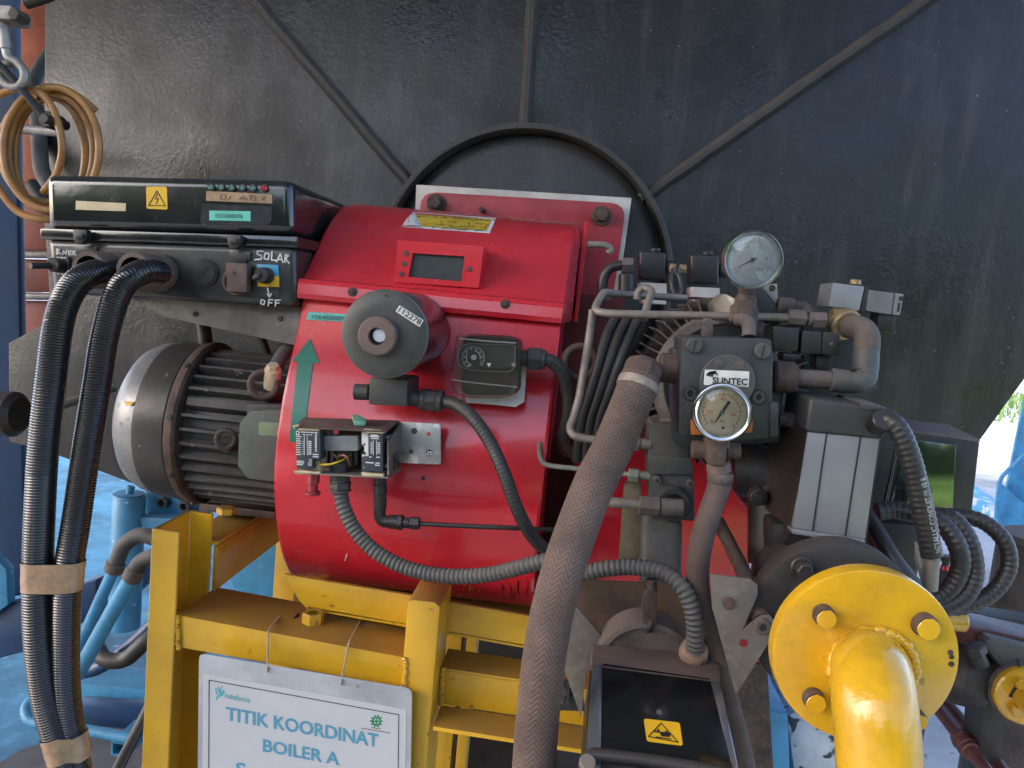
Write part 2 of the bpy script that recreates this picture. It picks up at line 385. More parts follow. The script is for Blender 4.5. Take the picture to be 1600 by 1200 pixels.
def braid(name, col, dark, nu, nv):              # woven sleeve: colour of the strands and of the gaps between them
    k = mat(name, col, .75, var=.3, vs=18, bump=.1, bs=200, dust=(.22, .165, .145), da=.3); t = k.node_tree; N = t.nodes; L = t.links; b = N['Principled BSDF']
    src = b.inputs['Base Color'].links[0].from_socket
    uv = N.new('ShaderNodeUVMap'); sx = N.new('ShaderNodeSeparateXYZ'); L.new(uv.outputs[0], sx.inputs[0])
    def mth(op, x, y=0.0):
        q = N.new('ShaderNodeMath'); q.operation = op
        for i, z in enumerate((x, y)):
            if isinstance(z, (int, float)): q.inputs[i].default_value = z
            else: L.new(z, q.inputs[i])
        return q.outputs[0]
    u = mth('FRACT', mth('MULTIPLY', sx.outputs[0], nu)); tri = mth('ABSOLUTE', mth('SUBTRACT', u, .5))
    s = mth('FRACT', mth('ADD', mth('MULTIPLY', sx.outputs[1], nv), mth('MULTIPLY', tri, 3.2)))
    d = mth('ABSOLUTE', mth('SUBTRACT', s, .5)); f = mth('GREATER_THAN', d, .40)
    q = N.new('ShaderNodeMix'); q.data_type = 'RGBA'; L.new(mth('MULTIPLY', f, .75), q.inputs[0]); L.new(src, q.inputs[6]); q.inputs[7].default_value = (*dark, 1)
    L.new(q.outputs[2], b.inputs['Base Color']); return k
BRAID = braid('brown_braid', (.14, .092, .074), (.035, .024, .02), 9, 175)
BRAIDS = braid('small_brown_braid', (.125, .085, .074), (.05, .035, .03), 8, 260)
def braid_disp(nu, nv, a):
    def f(u, v):
        t = abs((u*nu) % 1-.5); s = (v*nv+t*3.2) % 1; return a*(1-(2*abs(s-.5))**3) - a*.5
    return f

# ================================================================== SETTING
g = G(); g.sheet([[V((-300, -300, 0)), V((300, -300, 0))], [V((-300, 300, 0)), V((300, 300, 0))]])
single('ground', g, CONC, kind='structure')
g = G(); g.prism([V((-6, 1.7, .004)), V((-.75, 1.7, .004)), V((.1, 5.5, .004)), V((-6, 5.5, .004))], (0, 0, .004))
single('painted_floor', g, BLUEF, kind='structure')
g = G(); g.prism([V((-1.75, 1.0, .009)), V((.1, 1.0, .009)), V((.3, 3.2, .009)), V((-.45, 3.4, .009)), V((-1.55, 2.05, .009))], (0, 0, .004))
single('dirty_floor_strip', g, OILY, kind='structure')
g = G(); g.prism([V((-6, -4, .004)), V((1.1, -4, .004)), V((1.1, .9, .004)), V((-.75, 1.69, .004)), V((-6, 1.69, .004))], (0, 0, .004))
single('unseen_dark_floor', g, mat('unseen_floor_grey', (.2, .19, .18), .55, var=.35, vs=2, bump=.15, bs=20), kind='structure')  # unseen darker floor, added to cut bounce light and bright reflections
g = G(); g.box((-2.6, 2.6, 3.35), (7.6, 8.2, .06))
single('roof', g, ROOFM, kind='structure')
kp = [PZ(1480, 745), PZ(1700, 905)]; kd = (kp[1]-kp[0]).normalized(); kn = V((-kd.y, kd.x, 0)); kn = kn if kn.y > 0 else -kn
g = G(); g.prism([V((q.x, q.y, 0)) for q in (kp[0], kp[1], kp[1]+kn*.2, kp[0]+kn*.2)], (0, 0, .11), .012)
single('kerb', g, mat('chipped_blue_kerb', (.10, .36, .62), .55, var=.2, vs=5, bump=.2, spots=(9, .56, (.5, .56, .62))), kind='structure')
# grass strip beyond the pavement
g = G(); rg = random.Random(3); c0 = PZ(1575, 650)
for i in range(2600):
    x = c0.x + rg.uniform(-6, 8); y = c0.y + rg.uniform(-1.5, 7); h = rg.uniform(.1, .34); a = rg.uniform(0, 6.28); q = V((math.cos(a), math.sin(a), 0))*.03; b = V((x, y, 0)); t_ = b + V((rg.uniform(-.1, .1), rg.uniform(-.1, .1), h))
    vs = [g.bm.verts.new(b-q), g.bm.verts.new(b+q), g.bm.verts.new(t_)]; g.bm.faces.new(vs)
single('grass', g, GRASS, kind='stuff')
g = G(); g.sheet([[V((1.2, -16, .004)), V((16, -16, .004))], [V((1.2, -1.3, .004)), V((16, -1.3, .004))]])
single('lawn', g, mat('lawn_green', (.20, .36, .05), .8, var=.45, vs=.9, bump=.3, bs=30), kind='structure')
# greenery behind the photographer, seen in the black glass; enlarged to darken reflections
g = G()
for i in range(32000):
    x = rg.uniform(-16, 10); y = -9 + rg.uniform(-.8, .8); z = rg.uniform(.02, 1)*rg.uniform(.8, 1)*(4.0+1.1*math.sin(x*.8)+.6*math.sin(x*2.3+1)); s_ = rg.uniform(.14, .3)
    c = V((x, y, z)); u = V((rg.uniform(-1, 1), rg.uniform(-1, 1), rg.uniform(-1, 1))).normalized(); v = u.orthogonal().normalized()
    g.bm.faces.new([g.bm.verts.new(c+u*s_), g.bm.verts.new(c+v*s_*.5), g.bm.verts.new(c-u*s_), g.bm.verts.new(c-v*s_*.5)])
single('treeline', g, LEAF, kind='stuff')

# ================================================================== BOILER FRONT
YB = 1.60
bo = thing('boiler', 'big black boiler end plate with three welded radial ribs filling the background', 'boiler', (-.13, 1.9, 0))
poly = [(70, -220), (69, 345), (80, 500), (13, 536), (14, 690), (80, 708), (240, 768), (340, 803), (600, 880), (1000, 900), (1260, 850), (1480, 745), (1530, 690), (1604, 588), (1900, 280), (1900, -220)]
g = G(); g.prism(PP(poly, YB), (0, .03, 0), .003); part('front_plate', g, BLACKP, bo)
C0 = P(817, 434, YB)
g = G(); g.lathe([(0, .05), (.52, .05), (.52, 2.2), (0, 2.2)], C0, (0, 1, 0), 64); part('shell', g, BLACKD, bo)
g = G(); g.box((-.13, 2.5, .52), (.9, .5, 1.03), .01); part('saddle', g, DARK, bo)
for a, b in (((345, -60), (640, 286)), ((836, -60), (820, 200)), ((1520, -50), (1000, 312))):
    p0, p1 = P(*a, YB), P(*b, YB); d = (p1-p0).normalized(); n = d.cross(V((0, 1, 0))).normalized(); h = .011
    sec = [(-h*1.25, .002), (-h, -.012), (-h*.3, -.021), (h*.5, -.021), (h, -.012), (h*1.25, .002)]
    g = G(); g.loft([[q + n*x + V((0, y, 0)) for x, y in sec] for q in [p0.lerp(p1, i/24) + n*random.uniform(-.0008, .0008) for i in range(25)]]); part('rib', g, RIBM, bo)
g = G(); g.lathe([(.289, -.001), (.290, -.036), (.293, -.040), (.300, -.040), (.304, -.036), (.306, .001)], C0, (0, 1, 0), 96); part('door_ring', g, RIBM, bo)
g = G(); g.lathe([(0, -.012), (.26, -.012), (.282, -.008), (.2885, -.001)], C0, (0, 1, 0), 96); part('door_disc', g, BLACKD, bo)

# ================================================================== RED BURNER
bu = thing('burner', 'red enamelled burner housing with domed cover and green arrow sticker', 'burner', P(640, 960, 1.15))
XL = P(428, 730, 1.0).x; XR = -.030
body = [(1.085, 1.058), (1.06, 1.085), (1.043, 1.109), (1.026, 1.143), (1.014, 1.174), (1.004, 1.21), (1.0, 1.245), (1.004, 1.29), (1.013, 1.328), (1.024, 1.36), (1.038, 1.392), (1.055, 1.43), (1.070, 1.475)]
back = [(1.10, 1.497), (1.44, 1.497), (1.44, 1.03), (1.11, 1.045)]
cover = [(1.056, 1.473), (1.053, 1.480), (1.0545, 1.494), (1.058, 1.5), (1.076, 1.5025), (1.094, 1.518), (1.126, 1.5465), (1.155, 1.575), (1.189, 1.60), (1.235, 1.6215), (1.30, 1.635), (1.42, 1.64)]
cback = [(1.42, 1.473)]
def YF(z, prof, o=0):
    for (y0, z0), (y1, z1) in zip(prof, prof[1:]):
        if z0 <= z <= z1: return y0 + (y1-y0)*(z-z0)/(z1-z0) if z1 > z0 else y0
    return prof[0][0] if z < prof[0][1] else prof[-1][0]
def onprof(prof, px, py, off):
    y = 1.05; 
    for _ in range(14): y = .5*y + .5*(YF(P(px, py, y).z, prof) - off)
    return P(px, py, y)
def HB(px, py, off=.0012): return onprof(body, px, py, off)
def HC(px, py, off=.0012): return onprof(cover, px, py, off)
fb = body + back
def sec(prof, X, dy=0, s=0):
    cy = sum(q[0] for q in prof)/len(prof); cz = sum(q[1] for q in prof)/len(prof)
    return [V((X, y + dy + (cy-y)*s, z + (cz-z)*s)) for y, z in prof]
g = G(); g.loft([sec(fb, XL, 0, .02), sec(fb, XL+.004), sec(fb, XR-.004), sec(fb, XR, 0, .02)])
for f in g.bm.faces: f.smooth = True
part('housing', g, RED, bu, ang=24)
fc = cover + cback
g = G(); g.loft([sec(fc, XL-.006, .003, .015), sec(fc, XL-.003), sec(fc, XR+.001), sec(fc, XR+.004, .004, .01), sec(fc, XR+.013, .03, .05)])
part('cover', g, RED, bu, ang=24)
g = G(); g.prism([V((XR+.016, 1.16, 1.475)), V((XR+.016, 1.43, 1.475)), V((XR+.016, 1.43, 1.645)), V((XR+.016, 1.25, 1.632))], (.006, 0, 0), .001); part('side_flange', g, RED, bu)
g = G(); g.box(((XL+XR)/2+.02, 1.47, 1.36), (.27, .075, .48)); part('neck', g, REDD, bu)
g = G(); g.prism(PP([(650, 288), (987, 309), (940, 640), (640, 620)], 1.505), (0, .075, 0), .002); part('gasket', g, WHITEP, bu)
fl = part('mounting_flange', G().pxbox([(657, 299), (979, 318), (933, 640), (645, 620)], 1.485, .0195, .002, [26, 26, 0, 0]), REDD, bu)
for x, y in ((681, 318), (940, 337)):
    g = G(); disc(g, x, y, 15, 1.479, .006); stud(g, x, y, 1.48, .02, m(10, 1.47)); part('bolt', g, RUSTY, fl)
g = G(); disc(g, 752, 327, 4, 1.46, .03); part('peg', g, DARK, fl)
# display bezel
o4 = [(621, 375), (756, 385), (748, 450), (617, 441)]; i4 = [(645, 395.5), (726, 400.5), (721, 440), (638, 432.5)]
bz = part('display_bezel', G().ring(PP(o4, 1.079), PP(i4, 1.079), (0, .055, 0)), RED, bu)
g = G(); g.pxbox([(644, 394.5), (727, 399.5), (722, 441), (637, 433.5)], 1.086, .01); part('screen', g, SCREEN, bz)
for x, y in ((634, 396), (631, 412), (627, 428), (733, 420)):
    g = G(); disc(g, x, y, 4.2, 1.0775, .004, 14); part('screw', g, RUSTY, bz)
for x, y in ((550, 456), (789, 475)):
    g = G(); disc(g, x, y, 7.5, 1.0515, .005, 16); stud(g, x, y, 1.0515, .002, m(4, 1.05)); part('screw', g, RUSTY, bu)
# cover label
st = part('service_sticker', decal(G(), [(645, 331), (775, 340.5), (765, 364.5), (627, 354.5)], HC), WHITE, bu)
part('yellow_panel', decal(G(), [(649, 335), (769, 342.5), (760, 360.5), (659, 353.5)], lambda x, y: HC(x, y, .0022)), YELPAP, st)
g = G(); rg = random.Random(5)
for j, y0 in enumerate((337.5, 344, 349, 353.5)):
    x = 652 + (0, 36, 30, 24)[j]
    while x < 764 - 4*j:
        wd = rg.uniform(2, 6); yy = y0 + (x-655)*.066
        if rg.random() < .78: strokes(g, [[(x, yy+rg.uniform(-1.2, 1.2)), (x+wd*.5, yy+rg.uniform(-1.6, 1.6)), (x+wd, yy+rg.uniform(-1.2, 1.2))]], 0, .9, lambda a, b: HC(a, b, .0032))
        x += wd + rg.uniform(1, 3.5) + (8 if j and rg.random() < .15 else 0)
part('handwriting', g, INK, st)
g = G()
pts = [(645, 331), (650, 334), (652, 344), (659, 354), (636, 353), (628, 354), (636, 340)]
gr = [[HC(x*(1-t)+638*t, y*(1-t)+348*t, .003+.006*math.sin(t*3.0)) for t in (0, .33, .66, 1)] for x, y in pts]; g.sheet(gr, (0, .0004, 0)); part('curled_corner', g, WHITE, st)
tg = part('asset_tag', decal(G(), [(482, 487.5), (545, 491), (543, 503), (478, 499.5)], HB), TEALT, bu)
lettering('1064000003', (487, 498), (546, 501), 6.5, 0, INK, tg, fn=lambda x, y: HB(x, y, .0024))
g = G(); decal(g, [(484.5, 529), (484.5, 529), (499, 567.5), (456, 564)], HB); decal(g, [(465, 564.7), (489, 566.8), (473, 692), (451.5, 690)], HB); part('arrow_sticker', g, GREEN, bu)
g = G(); p_ = HB(661, 747, 0); g.cyl(p_+V((0, .003, 0)), p_-V((0, .0015, 0)), .0028, 12); part('screw', g, DARK, bu)
# paint scuffs: small yellow and white marks on the enamel
g = G()
for a, b in (((539, 876), (542, 866)),): strokes(g, [[a, b]], 0, 1.6, HB)
part('white_scuff', g, WHITE, bu)
g = G(); rg = random.Random(11)
for i in range(9):
    x, y = rg.uniform(722, 748), rg.uniform(909, 922); strokes(g, [[(x, y), (x+rg.uniform(-1, 1), y+rg.uniform(1, 5))]], 0, 1.3, HB)
part('yellow_drips', g, YELL, bu)
g = G(); rg = random.Random(21)
for i in range(16):
    x, y = rg.choice([(rg.uniform(445, 500), rg.uniform(740, 880)), (rg.uniform(640, 830), rg.uniform(740, 900)), (rg.uniform(690, 840), rg.uniform(495, 515))]); a = rg.uniform(-.6, 1.9); L_ = rg.uniform(3, 13)
    strokes(g, [[(x, y), (x+L_*math.cos(a)*.6, y+L_*math.sin(a)*.5), (x+L_*math.cos(a), y+L_*math.sin(a)*1.1)]], 0, rg.uniform(.5, .9), lambda a_, b_: HB(a_, b_, .0005))
part('scratches', g, mat('pale_scratch', (.52, .16, .16), .6, bump=0), bu, kind='stuff')
g = G()
for i in range(15):
    x = rg.uniform(775, 832); y = 900 + (x-775)*.12 + rg.uniform(0, 18); L_ = rg.uniform(4, 22)
    strokes(g, [[(x, y), (x+rg.uniform(-1, 1), y+L_*.5), (x+rg.uniform(-1.5, 1), y+L_)]], 0, rg.uniform(.7, 1.8), lambda a_, b_: HB(a_, b_, .0005))
part('oil_runs', g, mat('dried_oil', (.13, .008, .012), .5, bump=0), bu, kind='stuff')
# body behind on the right and the glossy air duct below it
g = G(); g.box((.015, 1.40, 1.27), (.10, .2, .50)); part('rear_body', g, mat('recess_shaded_dusty_red', (.15, .018, .02), .55, var=.5, vs=14, bump=.15, dust=(.12, .065, .055), da=.7), bu)  # red darkened to carry the shade of the recess, with dust over it
duct = [(900, 700), (1076, 705), (1130, 748), (1172, 798), (1174, 1010), (880, 1000)]
g = G(); g.prism(PP(rnd(duct, 12), 1.16), (0, .25, 0), .006); part('air_duct', g, RED, bu)
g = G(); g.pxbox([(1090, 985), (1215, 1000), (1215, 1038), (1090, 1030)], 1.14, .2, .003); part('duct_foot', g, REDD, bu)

# ================================================================== BLOWER MOTOR
MO = P(300, 657, 1.20); xl = P(172, 650, 1.09).x; xr = P(258, 680, 1.075).x
mo = thing('electric_motor', 'grey finned electric motor with silver-ended fan cowl below the cabinet', 'motor', V((MO.x, MO.y, MO.z-.13)))
A = V((1, 0, 0)); o = V((0, MO.y, MO.z)); rm = .128
g = G(); g.lathe([(0, xl-.012), (.07, xl-.012), (.098, xl-.004), (.114, xl+.008), (.1225, xl+.024), (.1265, xl+.044)], o, A, 72); part('end_cap', g, SILVER, mo)
g = G(); g.lathe([(.1265, xl+.044), (rm, xl+.052), (rm+.001, xr-.004), (rm-.002, xr)], o, A, 72); cw = part('fan_cowl', g, COWL, mo)
g = G(); p_ = P(200, 630, 1.085)
g2 = G(); 
def onmotor(px, py, off=.001):
    d = ray(px, py); t = 1.0
    a = d.y**2 + d.z**2; b = 2*((CAM.y-o.y)*d.y + (CAM.z-o.z)*d.z); c = (CAM.y-o.y)**2 + (CAM.z-o.z)**2 - (rm+off)**2
    t = (-b-math.sqrt(max(0, b*b-4*a*c)))/(2*a); return CAM + d*t
decal(g, [(194, 627), (208, 627), (206, 633), (197, 634)], onmotor, 4, 3); part('yellow_paint_fleck', g, YELL, cw)
g = G(); g.lathe([(rm-.004, xr-.002), (rm+.0035, xr), (rm+.0045, xr+.004), (rm+.0045, xr+.012), (rm+.001, xr+.016), (.11, xr+.017)], o, A, 72); rgm = part('cowl_ring', g, RUSTY, mo)
for a in (40, 78, 118, 160):
    q = V((xr+.008, o.y - (rm+.004)*math.sin(R_(a)), o.z + (rm+.004)*math.cos(R_(a)))); n = (q-V((xr+.008, o.y, o.z))).normalized()
    g = G(); g.cyl(q-n*.001, q+n*.003, .0045, 12); part('screw', g, DARK, rgm)
g = G(); g.lathe([(0, xr+.01), (.106, xr+.01), (.106, XL+.01), (0, XL+.01)], o, A, 48); part('stator', g, MOTOR, mo)
nf = 36
fin0 = None
for i in range(nf):
    a = 2*math.pi*(i+.5)/nf; n = V((0, math.cos(a), math.sin(a))); tt = V((0, -math.sin(a), math.cos(a)))
    th = .0036; wide = i % 11 == 4
    if wide: th = .010
    c = V((0, o.y, o.z)); x0 = xr + (.02 if not wide else .024); x1 = XL+.004
    sec_ = lambda X: [V((X, c.y, c.z)) + n*.10 + tt*th, V((X, c.y, c.z)) + n*.1235 + tt*th*.62, V((X, c.y, c.z)) + n*.1235 - tt*th*.62, V((X, c.y, c.z)) + n*.10 - tt*th]
    g = G(); g.loft([sec_(x0), sec_(x1)]); part('fin', g, MOTOR, mo)
tb = part('terminal_box', G().pxbox([(391, 642), (470, 640), (470, 758), (387, 748), (371, 728), (374, 661)], 1.03, .07, .002), GREENB, mo)
g = G(); g.pxbox([(404, 659), (436, 661), (435, 682), (404, 680)], 1.0285, .002, .0005, 4); part('name_plate', g, mat('pale_green_plate', (.22, .30, .17), .5, var=.2, vs=40), tb)
g = G(); g.pxbox([(384, 632), (440, 633), (440, 648), (386, 650)], 1.05, .03, .001); part('box_bracket', g, MOTOR, mo)
for px, py, R, r, lb in ((412, 601, 21, 5.5, 'larger lifting eye'), (353, 686, 14.5, 4.6, 'smaller lifting eye')):
    g = G(); c = P(px, py, 1.06); g.torus(c, V((.25, -1, .1)), m(R, 1.06), m(r, 1.06)); g.cyl(c+V((0, .0, -m(R, 1.06))), c+V((.012, .035, -m(R, 1.06)-.004)), .007); part('lifting_eye', g, RUSTY, mo, lb)
g = G(); c = P(425, 606, 1.075); g.cyl(c, c+V((.005, -.012, .03)), .012); g.hexn(c+V((.004, -.01, .024)), c+V((.006, -.016, .036)), .009); part('cable_gland', g, CREAM, mo)
g = G(); g.tube(pxpath([(427, 602, 1.07), (433, 570, 1.08), (450, 545, 1.1), (480, 530, 1.12)]), .010); part('supply_conduit', g, CONDUITL, mo)

# ================================================================== CONTROL CABINET
YC = 1.05
ca = thing('control_cabinet', 'black control cabinet with hinged lid and yellow electric hazard sticker', 'cabinet', P(265, 480, YC+.12))
g = G(); g.pxbox([(70, 272), (456, 281), (457, 367), (73, 358)], YC, .26, .014, seg=4); lid = part('lid', g, CAB, ca)
g = G(); g.pxbox([(62, 356.5), (465, 369.5), (465, 387), (63, 373.5)], YC-.004, .275, .0025); part('lid_flange', g, CAB, ca)
g = G(); g.pxbox([(73, 373), (461, 386), (463, 481), (82, 458)], YC, .26, .010, seg=3); cb = part('base', g, CABB, ca)
for x, y in ((123, 368), (364, 376)):
    g = G(); g.pxbox([(x-10, y-10), (x+12, y-9), (x+12, y+4), (x+5, y+13), (x-5, y+13), (x-9, y+4)], YC-.02, .012, .002); g.pxbox([(x-6, y-4), (x+6, y-3), (x+6, y+5), (x-6, y+4)], YC-.024, .006, .001); part('latch', g, PLASTB, ca)
    g = G(); g.pxbox([(x-6, y+14), (x+28, y+17), (x+27, y+30), (x+21, y+31), (x+20, y+38), (x-4, y+38)], YC-.004, .008, .001); part('latch_plate', g, CABB, ca)
part('blank_label', G().pxbox([(118.5, 313.5), (196.5, 317.5), (196, 330), (118, 327.5)], YC-.0012, .003), CREAM, lid)
ws = part('hazard_sticker', G().pxbox([(228, 291.5), (260.5, 292), (261.5, 327.5), (229, 326)], YC-.0012, .003, 0, 3), YELL, lid)
g = G(); tri = [(245, 298), (258, 321.5), (232, 321)]
strokes(g, [tri + tri[:1]], YC, 1.3, off=.0018); strokes(g, [[(246, 303), (242.5, 311), (247.5, 310), (244, 318.5)]], YC, 1.2, off=.0018); part('hazard_symbol', g, INK, ws)
for i, x in enumerate((329, 345.3, 361.5, 378.3, 395.2, 413)):
    y = 292 + i*.35
    g = G(); disc(g, x, y, 6.2, YC-.003, .006, 18); l_ = part('indicator_lamp', g, PLASTB, lid, 'red indicator lamp' if i == 5 else None)
    g = G(); disc(g, x-.5, y, 4.0, YC-.007, .006, 14, m(1.6, YC)); part('lens', g, REDL if i == 5 else GREENL, l_)
tl = part('tan_label', G().pxbox([(322, 298), (425, 303.5), (425, 318), (322, 313.5)], YC-.0012, .003), KRAFT, lid)
g = G(); strokes(g, [[(345, 304), (345, 311), (352, 311), (352, 305), (345, 304)], [(356, 312), (360, 307)], [(374, 311), (380, 307), (386, 311), (374, 311)], [(392, 306), (399, 307), (399, 313), (392, 312), (392, 306)], [(408, 306), (411, 313), (415, 306)]], YC, 1.0, off=.002); part('faded_symbols', g, BROWN, tl)
part('clear_label', G().pxbox([(316, 318.5), (425, 323), (424, 347), (417, 352.5), (312, 349)], YC-.0008, .002), mat('scratched_film', (.04, .043, .05), .22, var=.5, vs=25, bump=.15, bs=50), lid)
tt_ = part('asset_tag', G().pxbox([(327, 329), (391.5, 330), (391.5, 345.5), (327, 344)], YC-.0016, .003), TEALT, lid)
lettering('10210000076', (337, 340), (379, 341), 6.2, YC, INK, tt_, off=.0022)
# base front: switches, glands, plug, hasp, handwriting
sw = part('selector_switch', G().pxbox([(88, 400), (107, 401.5), (109, 432), (90, 430)], YC-.004, .008, .001), PLASTB, cb)
c = P(98, 415, YC); g = G(); g.cyl(c, c-V((0, .022, 0)), .010, 20); g.cyl(c+V((-.002, -.016, -.001)), c+V((-.014, -.046, -.004)), .0045, 14); part('toggle', g, PLASTB, sw)
g = G(); strokes(g, [[(89, 388.5), (88, 397.5)], [(88, 389), (93, 390), (89, 393), (94, 395), (88, 397.5)], [(98, 398), (98.5, 391), (103, 397.5), (104, 391)], [(112, 392), (107, 392), (107, 398), (111.5, 398)], [(107, 395), (111, 395)], [(114, 398.5), (114, 392), (118, 393), (114.5, 396), (119, 399)]], YC, 1.7, off=.0016); strokes(g, [[(95, 397), (95, 397.6)]], YC, 2, off=.0016)
strokes(g, [[(89, 402), (91, 402)], [(94, 402.5), (99, 403), (103, 402.6)], [(90, 427.5), (92, 428)], [(95, 428), (99, 428.4), (104, 428.2)]], YC, 1.8, off=.0055); part('handwriting', g, WHITE, cb)
HOLES = []
for x, y in ((184, 424), (250, 426)):
    c = P(x, y, YC); g = G(); g.lathe([(.020, 0), (.027, 0), (.0275, .004), (.0275, .02), (.025, .024), (.0255, .028), (.0255, .062), (.0235, .066), (.018, .066)], c, (0, -1, 0), 32); g.hexn(c-V((0, .002, 0)), c-V((0, .02, 0)), .030); part('cable_gland', g, BROWN, cb)
g = G(); disc(g, 319, 426, 22.5, YC-.004, .006, 32); disc(g, 319, 426, 18.5, YC-.006, .006, 32); bp_ = part('blanking_plug', g, CABB, cb)
g = G(); strokes(g, [[(323, 417), (315, 430)]], YC, 1.5, off=.0072); part('slot', g, INK, bp_)
hp = part('hasp', G().pxbox([(352, 410), (386, 412), (385, 457), (354, 455)], YC-.02, .016, .002), BROWN, cb)
g = G(); c = P(368, 440, YC-.006); g.torus(c, V((0, 1, 0)), m(19, YC), .0028); part('hasp_ring', g, BROWN, hp)
g = G(); disc(g, 366, 427, 3.2, YC-.0205, .003, 12); part('hole', g, INK, hp)
sp = part('solar_switch', G().pxbox([(401, 412.5), (434.5, 414), (435.5, 431), (401.5, 430)], YC-.003, .006, .0006), mat('blue_switch_plate', (.05, .30, .48), .4, var=.1), cb)
part('yellow_half', G().pxbox([(401.5, 430.2), (435.5, 431.2), (435.5, 448.5), (402, 447.5)], YC-.003, .006, .0006), YELL, sp)
c = P(417.5, 431, YC); g = G(); g.lathe([(0, .022), (.0095, .022), (.0105, .020), (.0118, .003), (.0118, 0)], c, (0, -1, 0), 28); q = P(406, 435, YC); g.prism([c+V((0, -.02, .003)), c+V((0, -.02, -.004)), q+V((0, -.02, -.003)), q+V((0, -.02, .002))], (0, -.005, 0), .001); part('knob', g, PLASTB, sp)
g = G(); strokes(g, [[(411, 392.5), (402, 392), (402, 397), (409, 400), (408, 405), (398, 405.5)], [(414, 396), (412.5, 404), (419, 405.5), (421, 397), (414, 395)], [(425, 393), (424, 406), (432, 407)], [(432, 409), (438, 396), (442, 410)], [(434, 405), (441, 405.5)], [(445, 410), (445.5, 398), (451, 399), (446, 404.5), (452, 411.5)]], YC, 2.1, off=.0016)
strokes(g, [[(418, 450), (421, 465)], [(417.5, 459), (421, 465), (424, 458.5)], [(408, 469), (407, 474.5), (412, 476), (414, 470), (409, 468)], [(419, 478), (420, 468), (427, 468.5)], [(420, 473), (425, 473.2)], [(430, 478), (430.5, 469), (438, 469)], [(430.5, 473.5), (436, 473.5)]], YC, 1.8, off=.0034); part('handwriting', g, WHITE, cb)
part('switch_plate', G().pxbox([(399, 452), (436, 453), (436.5, 464), (399, 462)], YC-.0012, .004), CABB, cb)
# support bracket under it
g = G(); g.prism(PP([(190, 462), (482, 481), (482, 544), (430, 533), (253, 494), (215, 471)], YC+.03), (0, .006, 0), .001); sb = part('support_bracket', g, STEEL, ca)
for x, y in ((304, 491), (437, 498)):
    g = G(); disc(g, x, y, 4, YC+.027, .005, 12); part('screw', g, DARK, sb)
g = G(); g.tube(pxpath([(316, 495, 1.2), (320, 520, 1.2), (324, 560, 1.2)]), .011); part('support_stay', g, DARK, ca); g = G(); g.tube(pxpath([(400, 515, 1.2), (412, 535, 1.2), (420, 560, 1.2)]), .006); part('support_stay', g, DARK, ca)

# ================================================================== HOSES FROM THE CABINET
def hose(pts, r, label, cat, name, mat_, group=None, corr=None, n=20, step=None, sm=12):
    path = resample(pxpath(pts, sm), step or (corr[0]/4 if corr else .006)); g = G(); g.tube(path, r, n, corr); return single(name, g, mat_, label, cat, group), path
_, H1 = hose([(184, 424, 1.03), (150, 426, .985), (116, 447, .955), (93, 500, .93), (79, 600, .91), (68, 700, .90), (62, 800, .89), (59, 900, .885), (61, 1000, .88), (72, 1090, .88), (94, 1170, .88), (118, 1260, .88)], .0178, 'left black ribbed hose hanging from the cabinet, bound with tape', 'hose', 'ribbed_hose', HOSE, 'ribbed hoses hanging from the cabinet', (.0036, .00042), 22)
_, H2 = hose([(250, 426, 1.03), (222, 425, .985), (188, 452, .96), (165, 520, .94), (150, 610, .925), (134, 710, .915), (118, 820, .90), (106, 900, .892), (102, 1000, .89), (104, 1090, .89), (116, 1170, .89), (130, 1260, .89)], .0170, 'right black ribbed hose hanging from the cabinet, nearer the finned motor', 'hose', 'ribbed_hose', HOSE, 'ribbed hoses hanging from the cabinet', (.0036, .00042), 22)
def near(path, py):
    best = None
    for i, p in enumerate(path):
        v = p-CAM; y = 600-FPX*v.dot(UP)/v.dot(FW)
        if best is None or abs(y-py) < best[0]: best = (abs(y-py), i)
    return path[best[1]], (path[min(len(path)-1, best[1]+2)]-path[max(0, best[1]-2)]).normalized()
def band(y0, y1, label):
    secs = []
    for k in range(7):
        py = y0 + (y1-y0)*k/6; a, d = near(H1, py); b, _ = near(H2, py); x = (b-a); x = (x-d*x.dot(d)).normalized(); nn = d.cross(x); ra = .0190 + .0003*math.sin(k*2.1); L = (b-a).length; row = []
        for j in range(13): t = math.pi/2+math.pi*j/12; row.append(a + x*math.cos(t)*ra + nn*math.sin(t)*ra)
        for j in range(13): t = -math.pi/2+math.pi*j/12; row.append(b + x*math.cos(t)*ra + nn*math.sin(t)*ra)
        secs.append(row)
    g = G(); g.loft(secs, False); single('tape_band', g, KRAFT, label, 'tape', 'tape bands round the hoses')
band(876, 921, 'upper brown tape band binding the two ribbed hoses together')
band(1148, 1186, 'lower brown tape band round both hoses near the floor')

# ================================================================== ROUND DAMPER ACTUATOR ON THE RED COVER
dr = thing('actuator_drum', 'round black drum with 112278 sticker on the front of the red housing', 'actuator', P(600, 600, .96))
c = P(600, 522, .90); r = m(69, .90)
g = G(); g.lathe([(r*.985, .004), (r, .012), (r, .148), (r*.9, .152), (0, .152)], c, (0, 1, 0), 64); part('drum', g, mat('black_drum_gloss', (.012, .011, .012), .22, var=.3, vs=16, bump=.04, dust=DUST, da=.25, coat=.4), dr)
r2 = m(71.5, .90); g = G(); g.lathe([(0, 0), (r2*.6, 0), (r2*.94, .001), (r2*.985, .003), (r2, .007), (r2*.99, .011), (r2*.9, .011)], c, (0, 1, 0), 72); cp = part('cap', g, CAPM, dr)
g = G(); g.torus(c+V((0, .0035, 0)), V((0, 1, 0)), r2*.975, .0009, 72, 6); part('rim', g, SILVER, cp)
